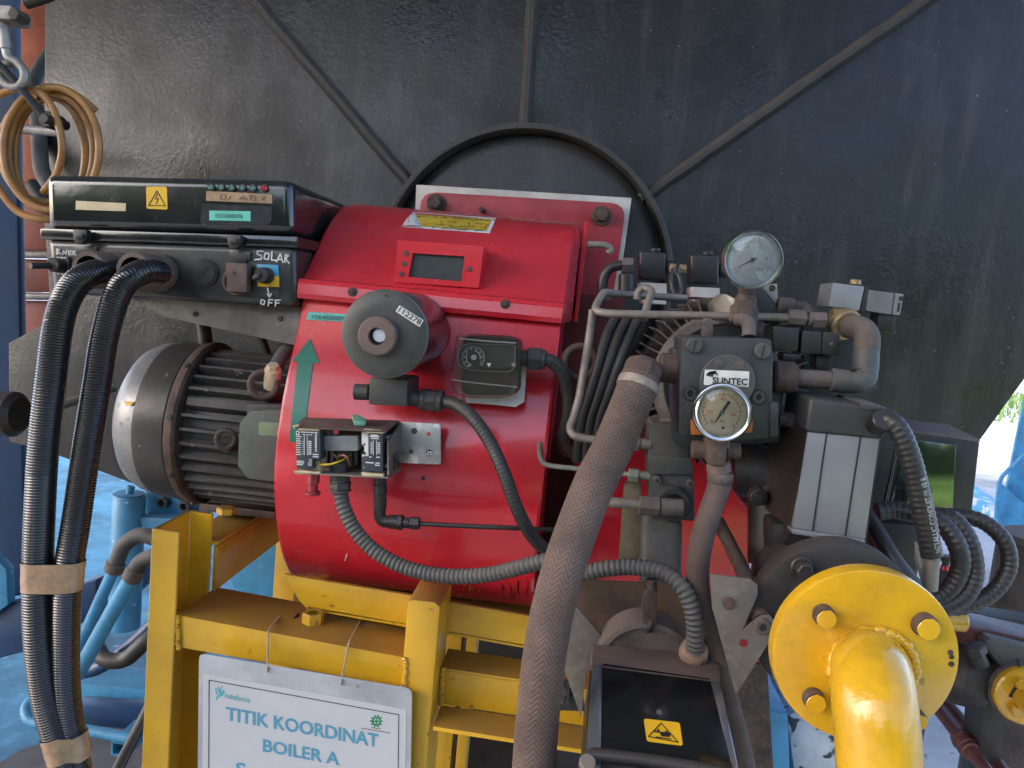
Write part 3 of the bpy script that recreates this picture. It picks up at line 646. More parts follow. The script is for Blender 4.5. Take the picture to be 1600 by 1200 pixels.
q = P(593, 525, .90); ro = m(31.5, .895); ri = m(14, .895); g = G(); g.lathe([(ri, .0), (ri, -.013), (ro-.002, -.013), (ro, -.011), (ro, 0)], q, (0, 1, 0), 48); part('washer', g, BROWN, cp)
g = G(); disc(g, 593, 524, 11.5, .893, .012, 28); rg = random.Random(2)
sc = part('hub_screw', g, mat('glossy_white_hub', (.68, .74, .8), .2, var=.2, vs=80, bump=.3, bs=300, coat=1), cp)
ns_ = part('number_sticker', G().pxbox([(624, 477), (661.5, 500.5), (655.5, 511), (618, 486.5)], .8985, .004), WHITE, cp)
lettering('112278', (621.5, 486.5), (655.5, 508), 8.2, .8985, INK, ns_, off=.0006, bold=.015)
g = G(); disc(g, 602.5, 461.5, 2, .8993, .002, 10); disc(g, 642, 553, 2, .8993, .002, 10); part('screw', g, DARK, cp)
jb = part('junction_box', G().pxbox([(577, 590), (637, 594), (636, 636), (575, 632)], .935, .07, .003), PLAST, dr)
g = G(); a, b = P(578, 613, .96), P(554, 612, .96); g.cyl(a, b, .0105, 24); part('stub', g, PLAST, jb)
g = G(); g.cyl(P(636, 621, .96), P(660, 624, .96), .0105, 24); g.lathe([(.012, 0), (.0145, .002), (.0145, .007), (.0125, .009)], P(656, 624, .96), P(664, 624.8, .96)-P(656, 624, .96), 24); g.hexn(P(664, 624.5, .96), P(683, 626.5, .96), .0142); g.cyl(P(682, 626, .96), P(692, 627.5, .96), .0145, 24); part('cable_gland', g, PLAST, jb)
hose([(688, 627, .96), (712, 632, .95), (738, 652, .94), (765, 690, .93), (788, 740, .92), (806, 790, .92), (828, 833, .93), (852, 858, .95), (880, 870, .98)], .0083, 'dark conduit curving from the round drum down across the red housing', 'conduit', 'flexible_conduit', CONDUIT, 'flexible conduits', (.0052, .00022), 18)

# ================================================================== AIR PRESSURE SWITCH
ps = thing('pressure_switch', 'smoky plastic pressure switch with numbered dial on the red housing', 'switch', P(765, 640, .99))
g = G(); g.pxbox([(722, 522), (812, 530), (812, 618), (719, 618)], .972, .06, .004, 16); part('base', g, PLASTB, ps)
g = G(); g.pxbox([(724, 606), (823, 560), (819, 628), (805, 636), (768, 632), (728, 629)], 1.0, .006); part('torn_gasket', g, WHITE, ps)
out = rnd([(713, 521), (808, 524), (818, 545), (812, 622), (712, 622), (704, 594)], [10, 18, 8, 30, 30, 12], 5)
g = G(); ce = V((762, 572)); a = PP(out, .975); b = PP([ce + (V(q)-ce)*.99 for q in out], .951); c_ = PP([ce + (V(q)-ce)*.94 for q in out], .946)
g.loft([a, b, c_], False); g.bm.faces.new([g.bm.verts.new(q) for q in c_]); bmesh.ops.remove_doubles(g.bm, verts=g.bm.verts[:], dist=1e-5); part('cover', g, SMOKE, ps)
g = G(); g.tube(pxpath([(706, 593, .9455), (740, 598, .9455), (808, 605, .9455)], 6), .0009, 6); g.tube(pxpath([(718, 529, .9455), (760, 533, .9455), (806, 536, .9455)], 6), .0009, 6); part('ridge', g, mat('pale_ridge', (.2, .2, .19), .4), ps)
win = rnd([(716, 536), (806, 539), (805, 576), (795, 582), (730, 579), (714, 572)], [22, 6, 4, 4, 22, 14], 5)
part('window_frame', G().ring(PP(win, .9445), PP([V((761, 559)) + (V(q)-V((761, 559)))*.96 for q in win], .9445), (0, .002, 0)), mat('pale_frame_edge', (.12, .12, .115), .35), ps)
part('inner_panel', G().pxbox([(718, 538), (804, 541), (803, 574), (728, 576), (716, 566)], .957, .01, 0, 6), mat('slate_panel', (.05, .056, .06), .4, var=.3, vs=40), ps)
g = G(); disc(g, 739.5, 559, 20, .953, .004, 40); dl = part('dial', g, INK, ps)
g = G()
for i in range(31):
    a = R_(-235 + i*9.2); r0, r1 = (16.2, 18.5) if i % 3 else (15.2, 18.8)
    strokes(g, [[(739.5+r0*math.cos(a), 559+r0*math.sin(a)), (739.5+r1*math.cos(a), 559+r1*math.sin(a))]], .953, 1.0, off=.0004)
for a0, a1 in ((-75, 10), (105, 210)):
    strokes(g, [[(739.5+11*math.cos(R_(a0+(a1-a0)*i/10)), 559+11*math.sin(R_(a0+(a1-a0)*i/10))) for i in range(11)]], .953, 1.3, off=.0004)
strokes(g, [[(761.5, 568.5), (766.5, 568.5)], [(762.5, 570), (765.5, 570)], [(763.5, 572), (764.5, 572)]], .9445, 1.9, off=.0004)
part('scale_marks', g, WHITE, dl)
for i, d in enumerate('109876543'):
    a = R_(118 + i*34); x, y = 739.5+13.6*math.cos(a), 559+13.6*math.sin(a); lettering(d, (x-1.5, y+1.9), (x+1.5, y+2.0), 4, .953, WHITE, dl, 'numeral', off=.0004)
g = G(); disc(g, 740, 558.5, 4.4, .949, .006, 18); part('adjusting_screw', g, WHITE, dl)
g = G(); disc(g, 802.5, 570, 3.6, .943, .006, 14); part('screw', g, SILVER, ps)
g = G(); g.cyl(P(812, 560, .985), P(827, 560.5, .985), .0105, 24); g.hexn(P(824, 560, .985), P(846, 561, .985), .0158); g.cyl(P(844, 561, .985), P(853, 562, .985), .0125, 24); part('cable_gland', g, PLAST, ps)
hose([(848, 561, .985), (862, 565, .985), (878, 582, .99), (887, 612, 1.0), (888, 650, 1.01), (881, 680, 1.03), (882, 700, 1.06), (900, 712, 1.1)], .0088, 'short dark conduit bending down from the pressure switch', 'conduit', 'flexible_conduit', CONDUIT, 'flexible conduits', (.0052, .0002), 18)

# ================================================================== FLAME RELAY
re_ = thing('relay_unit', 'open flame relay with slate scale cards on a zinc bracket', 'relay', P(540, 760, .94))
bp = part('bracket', G().pxbox([(600, 658.5), (688.6, 662.7), (688.8, 726), (600, 722)], .985, .003, .0004, [0, 5, 5, 0]), ZINC, re_)
for x, y, r, mt in ((647, 673.5, 5.2, RUSTY), (669.8, 678, 3.2, REDL), (642.5, 706, 3.3, RUSTY)):
    g = G(); disc(g, x, y, r, .9845, .002, 16); part('hole', g, mt, bp)
g = G(); disc(g, 670.5, 708, 5.4, .981, .006, 18, .0015); sw_ = part('screw', g, CHROME, bp)
g = G(); strokes(g, [[(667.5, 707), (673.5, 709)], [(671.5, 705), (669.5, 711)]], .981, 1.2, off=.0004); part('cross_slot', g, INK, sw_)
# tray: flaps above and below, back and right wall
g = G(); F1 = [P(460, 669, .905), P(604, 676, .905), P(624, 659, .985), P(474, 654, .985)]
g.prism(F1, (0, 0, .0018), .0003); part('top_flap', g, RUSTY, re_)
g = G(); g.prism([P(461, 738, .905), P(606, 746, .905), P(626, 735, .985), P(476, 728, .985)], (0, 0, -.0016), .0003); part('bottom_flap', g, TUBEM, re_)
g = G(); g.pxbox([(466, 662), (622, 668), (620, 738), (466, 732)], .968, .012); part('back_plate', g, DARK, re_)
g = G(); g.prism([P(605, 690, .915), P(605, 744, .91), P(626, 734, .985), P(625, 660, .985)], (.0016, 0, 0)); part('side_wall', g, TUBEM, re_)
g = G(); g.prism([P(601, 683, .93), P(610, 678, .95), P(610, 704, .95), P(600, 712, .93)], (.004, .01, 0), .001); part('white_terminal', g, WHITE, re_)
# left card
lc = part('left_card', G().pxbox([(462, 672.5), (500, 674), (501, 718), (489, 718), (488.5, 733.5), (463.5, 732.5)], .903, .022, .0006), CARD, re_)
g = G(); rg = random.Random(8); Yk = .903
strokes(g, [[(475.3, 681), (475.5, 711)], [(479.6, 681.5), (480, 711.5)]], Yk, .7, off=.0005)
for i in range(7):
    y = 690+i*3.2
    strokes(g, [[(482, y), (486, y+.15)]], Yk, 1.7, off=.0005); strokes(g, [[(472.5, y), (474.5, y)]], Yk, .7, off=.0005)
for i in range(11): strokes(g, [[(492.5, 678+i*2.7), (494.5, 678.1+i*2.7)]], Yk, 1.6, off=.0005)
for i in range(9):
    y = 682+i*3.5
    x = 462.8
    while x < 469.5: wd = rg.uniform(.8, 2.4); strokes(g, [[(x, y), (x+wd, y+.1)]], Yk, 1.2, off=.0005); x += wd+rg.uniform(.4, 1)
strokes(g, [[(463, 674), (467, 674), (467, 679.5), (463, 679.5), (463, 674)], [(470, 675), (483, 675.6), (496, 676)], [(473, 679), (478, 679.4)], [(480, 679.4), (484, 679.7)]], Yk, 1.0, off=.0005); strokes(g, [[(486.6, 679), (487, 679)]], Yk, 2, off=.0005)
for y in (720.5, 723.2, 725.8):
    strokes(g, [[(464, y), (464+rg.uniform(9, 15), y+.4)]], Yk, 1.2, off=.0005)
for y in (710, 713.5): strokes(g, [[(489, y), (497, y+.4)]], Yk, 1.7, off=.0005)
strokes(g, [[(482.5, 718), (486, 718), (486, 721), (482.5, 722), (482.5, 727), (486, 727), (486, 723)]], Yk, .9, off=.0005)
part('printed_scale', g, WHITE, lc)
g = G(); g.pxbox([(477, 682), (479, 682), (479.4, 714), (477.4, 714)], .9026, .002); part('slot', g, INK, lc)
tcl = part('terminal_block', G().pxbox([(490, 719), (501.5, 719), (501, 738), (487, 737.5)], .915, .02, .0008), CREAM, re_)
g = G(); disc(g, 496, 723, 4.6, .911, .006, 14); strokes(g, [[(493.5, 725.5), (498.5, 721)]], .911, 1, off=.0006); part('terminal_screw', g, BRASS, tcl)
for pts in ([(458, 737), (474, 735), (490, 737.5), (500, 737), (499, 741.5), (462, 741)], [(564, 738), (576, 739.5), (598, 741), (600, 745), (566, 744)], [(470, 668), (497, 669), (499, 673.5), (464, 672)], [(567, 671), (594, 673), (600, 677.5), (572, 676)], [(457, 665), (466, 664), (466, 669), (459, 670)]):
    part('fibre_strip', G().pxbox(pts, .906, .01, .0006), CREAM, re_)
gb = part('terminal_cover', G().pxbox([(502.5, 681), (559, 681), (559, 705), (503.5, 704)], .918, .03, .0015), GREYB, re_)
for x in (506, 516, 545, 553):
    g = G(); g.pxbox([(x, 706), (x+6, 706), (x+6, 728), (x, 728)], .945, .012, .001); part('clip', g, GREYP, re_)
g = G(); disc(g, 524.5, 674, 8, .917, .01, 20); lr = part('reset_button', g, PLASTB, re_); g = G(); disc(g, 524.5, 674.2, 4.3, .912, .008, 16, .001); part('red_lamp', g, REDL, lr)
wt = part('white_bracket', G().pxbox([(565, 671.5), (578, 672), (578, 716), (565, 714), (566, 708), (569, 704), (569, 698), (565, 694)], .916, .018, .0008), WHITE, re_)
g = G(); disc(g, 569, 694.5, 2, .9155, .002, 10); disc(g, 568.5, 708, 3, .9155, .002, 12); part('screw', g, DARK, wt)
rc = part('right_card', G().pxbox([(575, 677), (597.5, 677.5), (598.3, 737.5), (565, 736), (565, 714.5), (575.5, 715)], .908, .02, .0006), CARD, re_)
g = G(); Yk = .908
strokes(g, [[(583, 688), (583.3, 711)], [(588, 688), (588.4, 711)]], Yk, .7, off=.0005)
for i in range(6):
    y = 692+i*3.1; strokes(g, [[(579.5, y), (581.5, y)], [(590, y), (593.5, y+.1)]], Yk, 1.5, off=.0005)
strokes(g, [[(580, 680), (590, 680.3)], [(578, 682), (592, 682.5)], [(580, 685), (591, 685.5)], [(577, 714), (580, 714.2)], [(588, 714.5), (593, 714.6)], [(571.5, 722.5), (583.5, 723.4)], [(587, 723.3), (593, 724)], [(586, 726.6), (593, 727.4)]], Yk, 1.5, off=.0005); strokes(g, [[(568.4, 730.4), (569, 730.6)]], Yk, 1.5, off=.0005)
part('printed_scale', g, WHITE, rc)
g = G(); g.pxbox([(584.8, 687), (587, 687), (587.4, 715), (585.2, 715)], .9076, .002); part('slot', g, INK, rc)
g = G(); g.pxbox([(599, 725), (607, 727), (607, 732), (599, 731)], .92, .015, .002); part('connector', g, WHITE, re_)
g = G(); g.pxbox([(599, 706), (622, 714), (621, 734), (599, 737)], .935, .03, .002); part('relay_block', g, PLASTB, re_)
g = G(); g.tube(pxpath([(500, 726, .912), (515, 725.5, .908), (530, 721, .91), (542, 716, .93), (548, 712, .95)]), .0013, 8); part('yellow_wire', g, WIREY, re_)
g = G(); g.tube(pxpath([(529, 713, .93), (536, 711, .915), (543, 716, .915), (547, 728, .93)]), .0015, 8); g.tube(pxpath([(522, 710, .93), (527, 716, .93), (530, 722, .94)]), .0014, 8); part('pink_brown_wire', g, WIREB, re_)
g = G(); g.prism([P(550, 655, .955), P(557, 654, .955), P(572, 661, .94), (P(571, 666, .93)), P(553, 665, .93)], (0, 0, .006), .001); part('mint_clip', g, RUBY, re_)
g = G(); g.hexn(P(490, 739, .935), P(489, 756, .935), .0082); g.cyl(P(489, 755, .935), P(488.5, 770, .935), .0063, 20); g.cyl(P(488.5, 768, .935), P(488.4, 773, .935), .0100, 20); part('hex_plug', g, REDD, re_)
g = G(); g.cyl(P(531, 722, .935), P(531, 748, .935), .0125, 24); g.cyl(P(531, 746, .935), P(532, 753, .935), .0128, 24); g.hexn(P(532, 752, .935), P(532, 764, .935), .0138); g.cyl(P(532, 763, .935), P(533, 772, .935), .0138, 24, .004, .0105); part('cable_gland', g, PLAST, re_)
g = G(); g.cyl(P(594, 740, .95), P(594, 757, .95), .0082, 24); g.cyl(P(594, 756, .95), P(594, 772, .95), .0088, 24, .001); g.cyl(P(594, 771, .95), P(594, 775, .95), .0078, 24); g.cyl(P(594, 774, .95), P(593.5, 796, .95), .0085, 24, .001); g.tube(pxpath([(593.5, 792, .95), (593.5, 806, .95), (599, 814, .95), (612, 815, .95)]), .0078, 18)
g.cyl(P(608, 815, .95), P(624, 816, .95), .0092, 24, .001); g.hexn(P(622, 816, .95), P(630, 816.5, .95), .0105); g.cyl(P(630, 816.5, .95), P(640, 817, .95), .0068, 20); g.hexn(P(640, 817, .95), P(656, 818, .95), .0082); part('elbow_fitting', g, PLASTB, re_)
g = G(); g.tube(pxpath([(650, 818, .95), (720, 821.5, .95), (790, 824.5, .955), (850, 827, .98), (890, 829, 1.0)]), .0031, 12); part('sensor_cable', g, PLASTB, re_)
hose([(532.5, 768, .935), (537, 792, .93), (556, 830, .925), (590, 864, .92), (640, 889, .915), (700, 900, .905), (760, 898, .895), (815, 886, .885), (866, 876, .88), (905, 895, .87), (945, 889, .865), (990, 886, .86), (1035, 894, .845), (1066, 918, .83), (1082, 955, .825), (1086, 990, .826), (1085, 1016, .832)], .0092, 'long grey ribbed conduit sweeping from the relay to the lower servo', 'conduit', 'flexible_conduit', CONDUITL, 'flexible conduits', (.0062, .00075), 18)

# ================================================================== YELLOW FRAME
fr = thing('steel_support_stand', 'yellow welded steel frame carrying the red burner', 'frame', V((P(450, 1000, 1.1).x, 1.1, 0)))
def rail(pts, Y, th, mt=YEL, name='beam', bev=.002, lab=None): return part(name, G().pxbox(pts, Y, th, bev), mt, fr, lab)
# left post: channel, web on the left, flanges pointing right
x0 = P(237, 828, .95).x; x1 = P(280, 831, .95).x; zt = P(237, 826, .95).z
g = G(); ch = [(x0, .95), (x1, .95), (x1, .955), (x0+.005, .955), (x0+.005, 1.042), (x1, 1.042), (x1, 1.047), (x0, 1.047)]
g.prism([V((x, y, 0)) for x, y in ch], (0, 0, zt), .0012, 1); part('post', g, YEL, fr)
# front beam
p = [P(277, 961, .955), P(640, 1029, .955)]; zb0 = P(277, 961, .955).z
def beamX(px0, px1, pyt, pyb, Y, th, name='beam', mt=YEL):
    a, b = P(px0, pyt[0], Y), P(px1, pyt[1], Y); c, d = P(px1, pyb[1], Y), P(px0, pyb[0], Y)
    g = G(); g.prism([a, b, c, d], (0, th, 0), .003, 2); return part(name, g, mt, fr)
fb_ = beamX(278, 640, (961, 1028.5), (1012, 1077), .957, .108)
g = G(); a = P(455, 963, 1.01); 
def ontop(px, py, z): return PZ(px, py, z)
ztop = P(460, 995, .957).z
g = G(); q = PZ(455, 962, ztop+.0006); g.cyl(q, q+V((0, 0, .0006)), .012, 24); part('bolt_hole', g, INK, fb_)
q = PZ(489, 972, ztop); g = G(); g.lathe([(.0085, .014), (.0145, .015), (.0155, .013), (.0155, 0)], q, (0, 0, 1), 6); g.cyl(q, q+V((0, 0, .006)), .0085, 16); part('nut', g, YEL, fb_)
for (a, b, Yw) in (((277, 960), (279, 1013), .955), ((634, 1027), (632, 1077), .945), ((692, 1042), (689, 1102), .993), ((281, 962), (341, 931), None)):
    p0 = P(*a, Yw or .958); p1 = P(*b, Yw or 1.06); rg = random.Random(int(a[0])); L_ = 26
    g = G(); g.tube([p0.lerp(p1, i/L_) + V((rg.uniform(-.001, .001), 0, rg.uniform(-.0008, .0008))) for i in range(L_+1)], lambda L: .0036+.0007*math.sin(L*620+2*math.sin(L*140))+.0005*math.sin(L*1210), 8); part('weld_bead', g, YEL, fr)
# middle post
g = G(); a = [P(637, 937, .945), P(688, 948, .945)]
xm0, xm1 = a[0].x, a[1].x; zm = a[0].z
g = G(); g.prism([V((xm0, .945, 0)), V((xm1, .945, 0)), V((xm1, .945, zm-.004)), V((xm1-.008, .945, zm+.001)), V((xm0+.006, .945, zm+.001)), V((xm0, .945, zm-.002))], (0, .09, 0), .003); part('post', g, YEL, fr)
# right beam: a channel, web in front of a dusty lower flange
beamX(690, 950, (1043, 1082), (1101, 1141), .995, .006, 'beam')
a, b = P(688, 1043, .995), P(950, 1082, .995)
g = G(); g.prism([a, b, b+V((0, .06, 0)), a+V((0, .06, 0))], (0, 0, -.005), .001); part('flange', g, YEL, fr)
a, b = P(689, 1101, .995), P(950, 1141, .995)
g = G(); g.prism([a+V((0, -.055, 0)), b+V((0, -.055, 0)), b, a], (0, 0, -.006), .001); part('flange', g, YEL, fr)
# cradle under the housing
cr = []
for px, py, Y in ((443, 897, 1.06), (450, 905, 1.045), (462, 928, 1.03), (479, 951, 1.02)): cr.append((px, py, Y))
g = G(); lft = [P(444, 898, 1.035), P(455, 922, 1.03), P(478, 952, 1.022)]; 
pr = [(443, 897), (640, 930), (860, 968), (860, 1020), (634, 979), (480, 953), (466, 938), (452, 914)]
g.prism(PP(pr, 1.022), (0, .008, 0), .003); part('cradle', g, YEL, fr)
g = G(); a = P(480, 953, 1.022); b = P(860, 1020, 1.022); g.prism([a, b, b+V((0, .28, 0)), a+V((0, .28, 0))], (0, 0, .006), .001); part('cradle_floor', g, YEL, fr)
# side beam running back under the motor
a = P(335, 852, 1.05); h = .068; g = G(); xs = a.x; g.prism([V((xs, 1.048, a.z)), V((xs, 1.5, a.z)), V((xs, 1.5, a.z-h)), V((xs, 1.048, a.z-h))], (.006, 0, 0), .001); part('beam', g, YEL, fr)
g = G(); g.prism([V((xs-.05, 1.048, a.z+.001)), V((xs+.006, 1.048, a.z+.001)), V((xs+.006, 1.5, a.z+.001)), V((xs-.05, 1.5, a.z+.001))], (0, 0, .006), .001); part('flange', g, YEL, fr)
# rear posts and rails seen between
for px0, px1, Y, py0, in ((428, 461, 1.36, 800), (703, 730, 1.30, 960), (738, 754, 1.30, 960)):
    g = G(); a, b = P(px0, 900, Y), P(px1, 900, Y); zt_ = P(px0, py0, Y).z; g.prism([V((a.x, Y, 0)), V((b.x, Y, 0)), V((b.x, Y, zt_)), V((a.x, Y, zt_))], (0, .05, 0), .002); part('post', g, YEL, fr)
g = G(); g.prism([P(312, 786, 1.13), P(430, 800, 1.13), P(430, 795, 1.30), P(330, 783, 1.30)], (0, 0, -.012), .002); mp_ = part('motor_plate', g, RUSTY, fr)
g = G(); q = P(353, 803, 1.1); g.hexn(q, q+V((0, 0, .011)), .014); part('bolt', g, YEL, mp_)

# ================================================================== HANGING SIGN
YS = .928
sg = thing('location_sign', 'laminated white sheet reading TITIK KOORDINAT BOILER A', 'sign', P(475, 1460, YS))
part('laminate', G().pxbox([(311, 1021), (644, 1076), (636, 1520), (306, 1470)], YS, .0012, 0, [10, 12, 8, 8]), LAMIN, sg)
pa = part('paper', G().pxbox([(317.5, 1052), (635, 1108.5), (628, 1500), (314, 1450)], YS-.0006, .0012), PAPER, sg)
g = G(); strokes(g, [[(325, 1440), (326.5, 1063), (623, 1117), (618, 1480)]], YS, 1.0, off=.0012); part('border_line', g, INK, pa)
lettering('TITIK KOORDINAT', (352.5, 1124.5), (591, 1167.5), 20, YS, TEALINK, pa, bold=.022, updir=(.02, -1))
lettering('BOILER A', (410.5, 1173.5), (530, 1195.5), 18.5, YS, TEALINK, pa, bold=.022, updir=(.02, -1))
lettering('S', (368, 1211), (383, 1213.5), 20, YS, TEALINK, pa, bold=.022, updir=(.02, -1)); lettering('6', (413, 1219), (426, 1221.5), 20, YS, INK, pa, bold=.022, updir=(.02, -1))
lettering('indofarma', (351.5, 1090.5), (391, 1098.5), 8.5, YS, LOGOT, pa, bold=.005, updir=(.02, -1))
g = G(); strokes(g, [[(337, 1076), (337.5, 1083), (341, 1087), (346, 1085), (348, 1079)], [(338, 1090), (337.5, 1094)], [(341, 1074), (342, 1081), (345, 1083)], [(347, 1073), (344, 1078), (343, 1084)], [(350, 1080), (347, 1086), (341, 1090), (338, 1089)]], YS, 1.5, off=.0012); part('logo', g, LOGOT, pa)
g = G(); cc = V((588, 1127))
for i in range(10):
    a = 2*math.pi*i/10; strokes(g, [[tuple(cc+V((math.cos(a), math.sin(a)))*6.2), tuple(cc+V((math.cos(a), math.sin(a)))*9.4)]], YS, 2.2, off=.0012)
strokes(g, [[tuple(cc+V((math.cos(2*math.pi*i/20), math.sin(2*math.pi*i/20)))*6) for i in range(21)], [(584.5, 1127), (591.5, 1127.6)], [(588.2, 1123.5), (587.8, 1130.8)]], YS, 1.8, off=.0012); part('gear_logo', g, GREENI, pa)
g = G(); strokes(g, [[(580, 1137), (595, 1139.5)], [(565, 1138), (610, 1145.5)]], YS, .8, off=.0012); part('fine_print', g, BROWN, pa)
g = G(); c = P(556.5, 1071.5, YS); g.cyl(c+V((0, .001, 0)), c-V((0, .002, 0)), .0022, 14); part('rivet', g, CHROME, sg)
for pts, lb in (([(446, 950, 1.05), (441, 960, 1.02), (421, 983, .9545), (418.5, 1000, .952), (418, 1030, .935), (418, 1046, .926)], 'left pale wire holding the sign from the yellow beam'),
            ([(565, 966, 1.05), (558, 980, 1.01), (546, 1003, .9545), (542, 1020, .952), (536, 1050, .935), (533.5, 1066, .926)], 'right pale wire holding the sign from the yellow beam')):
    g = G(); path = pxpath(pts, 6); g.tube(path, .0013, 8); g.torus(path[-1], V((1, .2, 0)), .003, .0011, 14, 6); single('hanging_wire', g, STRING, lb, 'wire', 'wires holding the sign')

# ================================================================== BIG BRAIDED HOSE
bh = thing('braided_hose', 'thick brown braided fuel hose crossing in front of the red housing', 'hose', P(826, 1200, .74))
path = resample(pxpath([(1001, 590, .865), (984, 636, .85), (957, 700, .83), (927, 760, .81), (902, 825, .79), (880, 890, .77), (862, 960, .76), (850, 1030, .75), (841, 1110, .745), (834, 1200, .74), (828, 1290, .735)]), .00085)
g = G(); g.tube(path, .0218, 108, disp=braid_disp(9, 175, .001)); part('woven_sleeve', g, BRAID, bh)
T_ = (path[12]-path[0]).normalized(); c = path[0]
g = G(); g.lathe([(.0225, -.003), (.0236, -.002), (.0236, .006), (.0226, .007)], c+T_*.008, T_, 40); part('clamp', g, mat('pale_clamp', (.36, .30, .24), .6, var=.4, vs=50, bump=.2, dust=(.3, .24, .2), da=.4), bh)
g = G(); g.lathe([(0, -.022), (.014, -.022), (.0195, -.018), (.0225, -.012), (.0225, .003), (.021, .006)], c, T_, 8); part('hex_coupling', g, RUSTY, bh)

# ================================================================== FUEL PUMP
YP = .86
pu = thing('fuel_pump', 'blue-grey fuel pump with slotted screws and a printed badge', 'pump', P(1135, 690, .9))
part('body', G().pxbox([(1066, 526), (1206, 530), (1209, 560), (1206, 684), (1150, 690), (1060, 682), (1061, 600)], YP, .075, .005, 6), PUMPM, pu)
part('rear_flange', G().pxbox([(1050, 545), (1216, 550), (1222, 625), (1220, 692), (1056, 700)], YP+.045, .05, .004, 10), PUMPM, pu)
part('step', G().pxbox([(1204, 628), (1217, 629), (1216, 683), (1202, 683)], YP-.002, .03, .002), PUMPM, pu)
g = G(); disc(g, 1137, 597, 42, YP-.005, .008, 56, .001); cv = part('cover_disc', g, GREYP, pu)
for x, y in ((1123, 569), (1156, 571)):
    g = G(); disc(g, x, y, 7, YP-.006, .003, 18); disc(g, x, y, 3.4, YP-.0064, .002, 12); part('screw', g, DUSTY, cv)
bd = part('badge', G().pxbox([(1101.5, 577.5), (1171, 580.5), (1170, 605), (1100, 601.5)], YP-.007, .003, .0003, 2), WHITE, cv)
lettering('SUNTEC', (1113, 599), (1168, 601.5), 9.5, YP-.007, INK, bd, bold=.03, off=.0006)
g = G()
for i in range(5):
    a0 = 200-i*8; r = 8.5-i*.3; strokes(g, [[(1112+i*2.2 + (r)*math.cos(R_(a0+t*14)), 589.5-i*.6 + (r)*math.sin(R_(a0+t*14))) for t in range(7)]], YP-.007, 1.6, off=.0006)
strokes(g, [[(1112, 583), (1117, 580.5), (1121, 586)], [(1114, 584), (1119, 583)]], YP-.007, 2.2, off=.0006); strokes(g, [[(1126, 601.5), (1166, 603.2)]], YP-.007, .6, off=.0006); part('logo', g, INK, bd)
for x, y in ((1085.5, 540), (1192.5, 549)):
    g = G(); disc(g, x, y, 12, YP-.006, .007, 24, .001); s_ = part('slotted_screw', g, GREYP, pu); g = G(); strokes(g, [[(x+2.5, y-10), (x-2.5, y+10)]], YP-.006, 1.8, off=.0006); part('slot', g, INK, s_)
for x, y in ((1079, 615), (1186, 621)):
    g = G(); disc(g, x, y, 12.5, YP-.0012, .002, 24); s_ = part('socket_screw', g, INK, pu); g = G(); g.ring([P(x+9.8*math.cos(a*.35), y+9.8*math.sin(a*.35), YP-.005) for a in range(18)], [P(x+5*math.cos(a*.35), y+5*math.sin(a*.35), YP-.005) for a in range(18)], (0, .004, 0)); part('socket_rim', g, PUMPM, s_)
part('orange_tag', G().pxbox([(1080, 657), (1177, 655), (1175, 676), (1080, 680)], YP-.012, .01, .001, 3), ORSQ, pu)
g = G(); g.cyl(P(1070, 578, .9), P(1030, 574, .9), m(23, .9), 28); part('left_port', g, RUSTY, pu)
g = G(); disc(g, 1108, 505, 7, .885, .03); g.pxbox([(1100, 508), (1115, 509), (1114, 528), (1099, 527)], .885, .02, .002); part('lug', g, DUSTY, pu)
# pump motor behind
pm_ = thing('pump_motor', 'round finned motor behind the fuel pump', 'motor', P(1130, 720, 1.08))
c = P(1132, 600, 1.0); g = G(); g.lathe([(.092, .004), (.088, -.004), (.078, -.006), (.074, .0), (0, .0)], c, (0, 1, 0), 64); part('rim', g, mat('light_rim', (.20, .175, .16), .55, var=.4, vs=20, bump=.15, dust=(.2, .17, .15), da=.3), pm_)
g = G(); g.lathe([(0, -.001), (.076, -.001), (.076, .05)], c, (0, 1, 0), 64); part('face', g, PUMPM, pm_)
g = G(); g.lathe([(0, .003), (.091, .003), (.091, .15), (0, .15)], c, (0, 1, 0), 48); part('housing', g, DARK, pm_)
for i in range(54):
    a = 2*math.pi*i/54; n = V((math.cos(a), 0, math.sin(a))); tt = V((-math.sin(a), 0, math.cos(a))); g = G()
    g.prism([c+n*.088+V((0, .006, 0))-tt*.0011, c+n*.111+V((0, .014, 0))-tt*.0009, c+n*.111+V((0, .014, 0))+tt*.0009, c+n*.088+V((0, .006, 0))+tt*.0011], (0, .11, 0)); part('fin', g, DUSTY, pm_)
# fittings on the right of the pump, up to the silver solenoid
pf = thing('pipe_fitting', 'dusty threaded pipe run from the pump up to the silver solenoid valve', 'pipe', P(1290, 620, .92))
def runx(pts, r, n=24, mt=DUSTY, name='pipe', ch=None):
    g = G()
    for a, b in zip(pts, pts[1:]): g.cyl(P(*a), P(*b), r, n, ch)
    return part(name, g, mt, pf)
runx([(1206, 588, .9), (1243, 590, .9)], m(24, .9), 28, RUSTY, 'port_nut', .003)
runx([(1240, 590, .9), (1300, 594, .9)], m(13.5, .9), 24)
runx([(1296, 593, .9), (1326, 597, .9)], m(18, .9), 24, GREYP, 'coupling', .002)
g = G(); g.tube(pxpath([(1322, 597, .9), (1340, 597, .9), (1352, 590, .905), (1354, 570, .91)]), m(16.5, .9), 20); part('elbow', g, GREYP, pf)
g = G(); g.cyl(P(1352, 580, .91), P(1353, 546, .915), m(19, .91), 28, .0015); part('union', g, GREYP, pf)
g = G(); g.tube(pxpath([(1354, 550, .915), (1354, 525, .92), (1345, 514, .93), (1326, 510, .95)]), m(18.5, .92), 22); part('elbow', g, DUSTY, pf)
sv = thing('solenoid_valve', 'silver-faced solenoid valve on a brass body in front of the boiler plate', 'valve', P(1335, 515, .98), 'solenoid valves on the fuel lines')
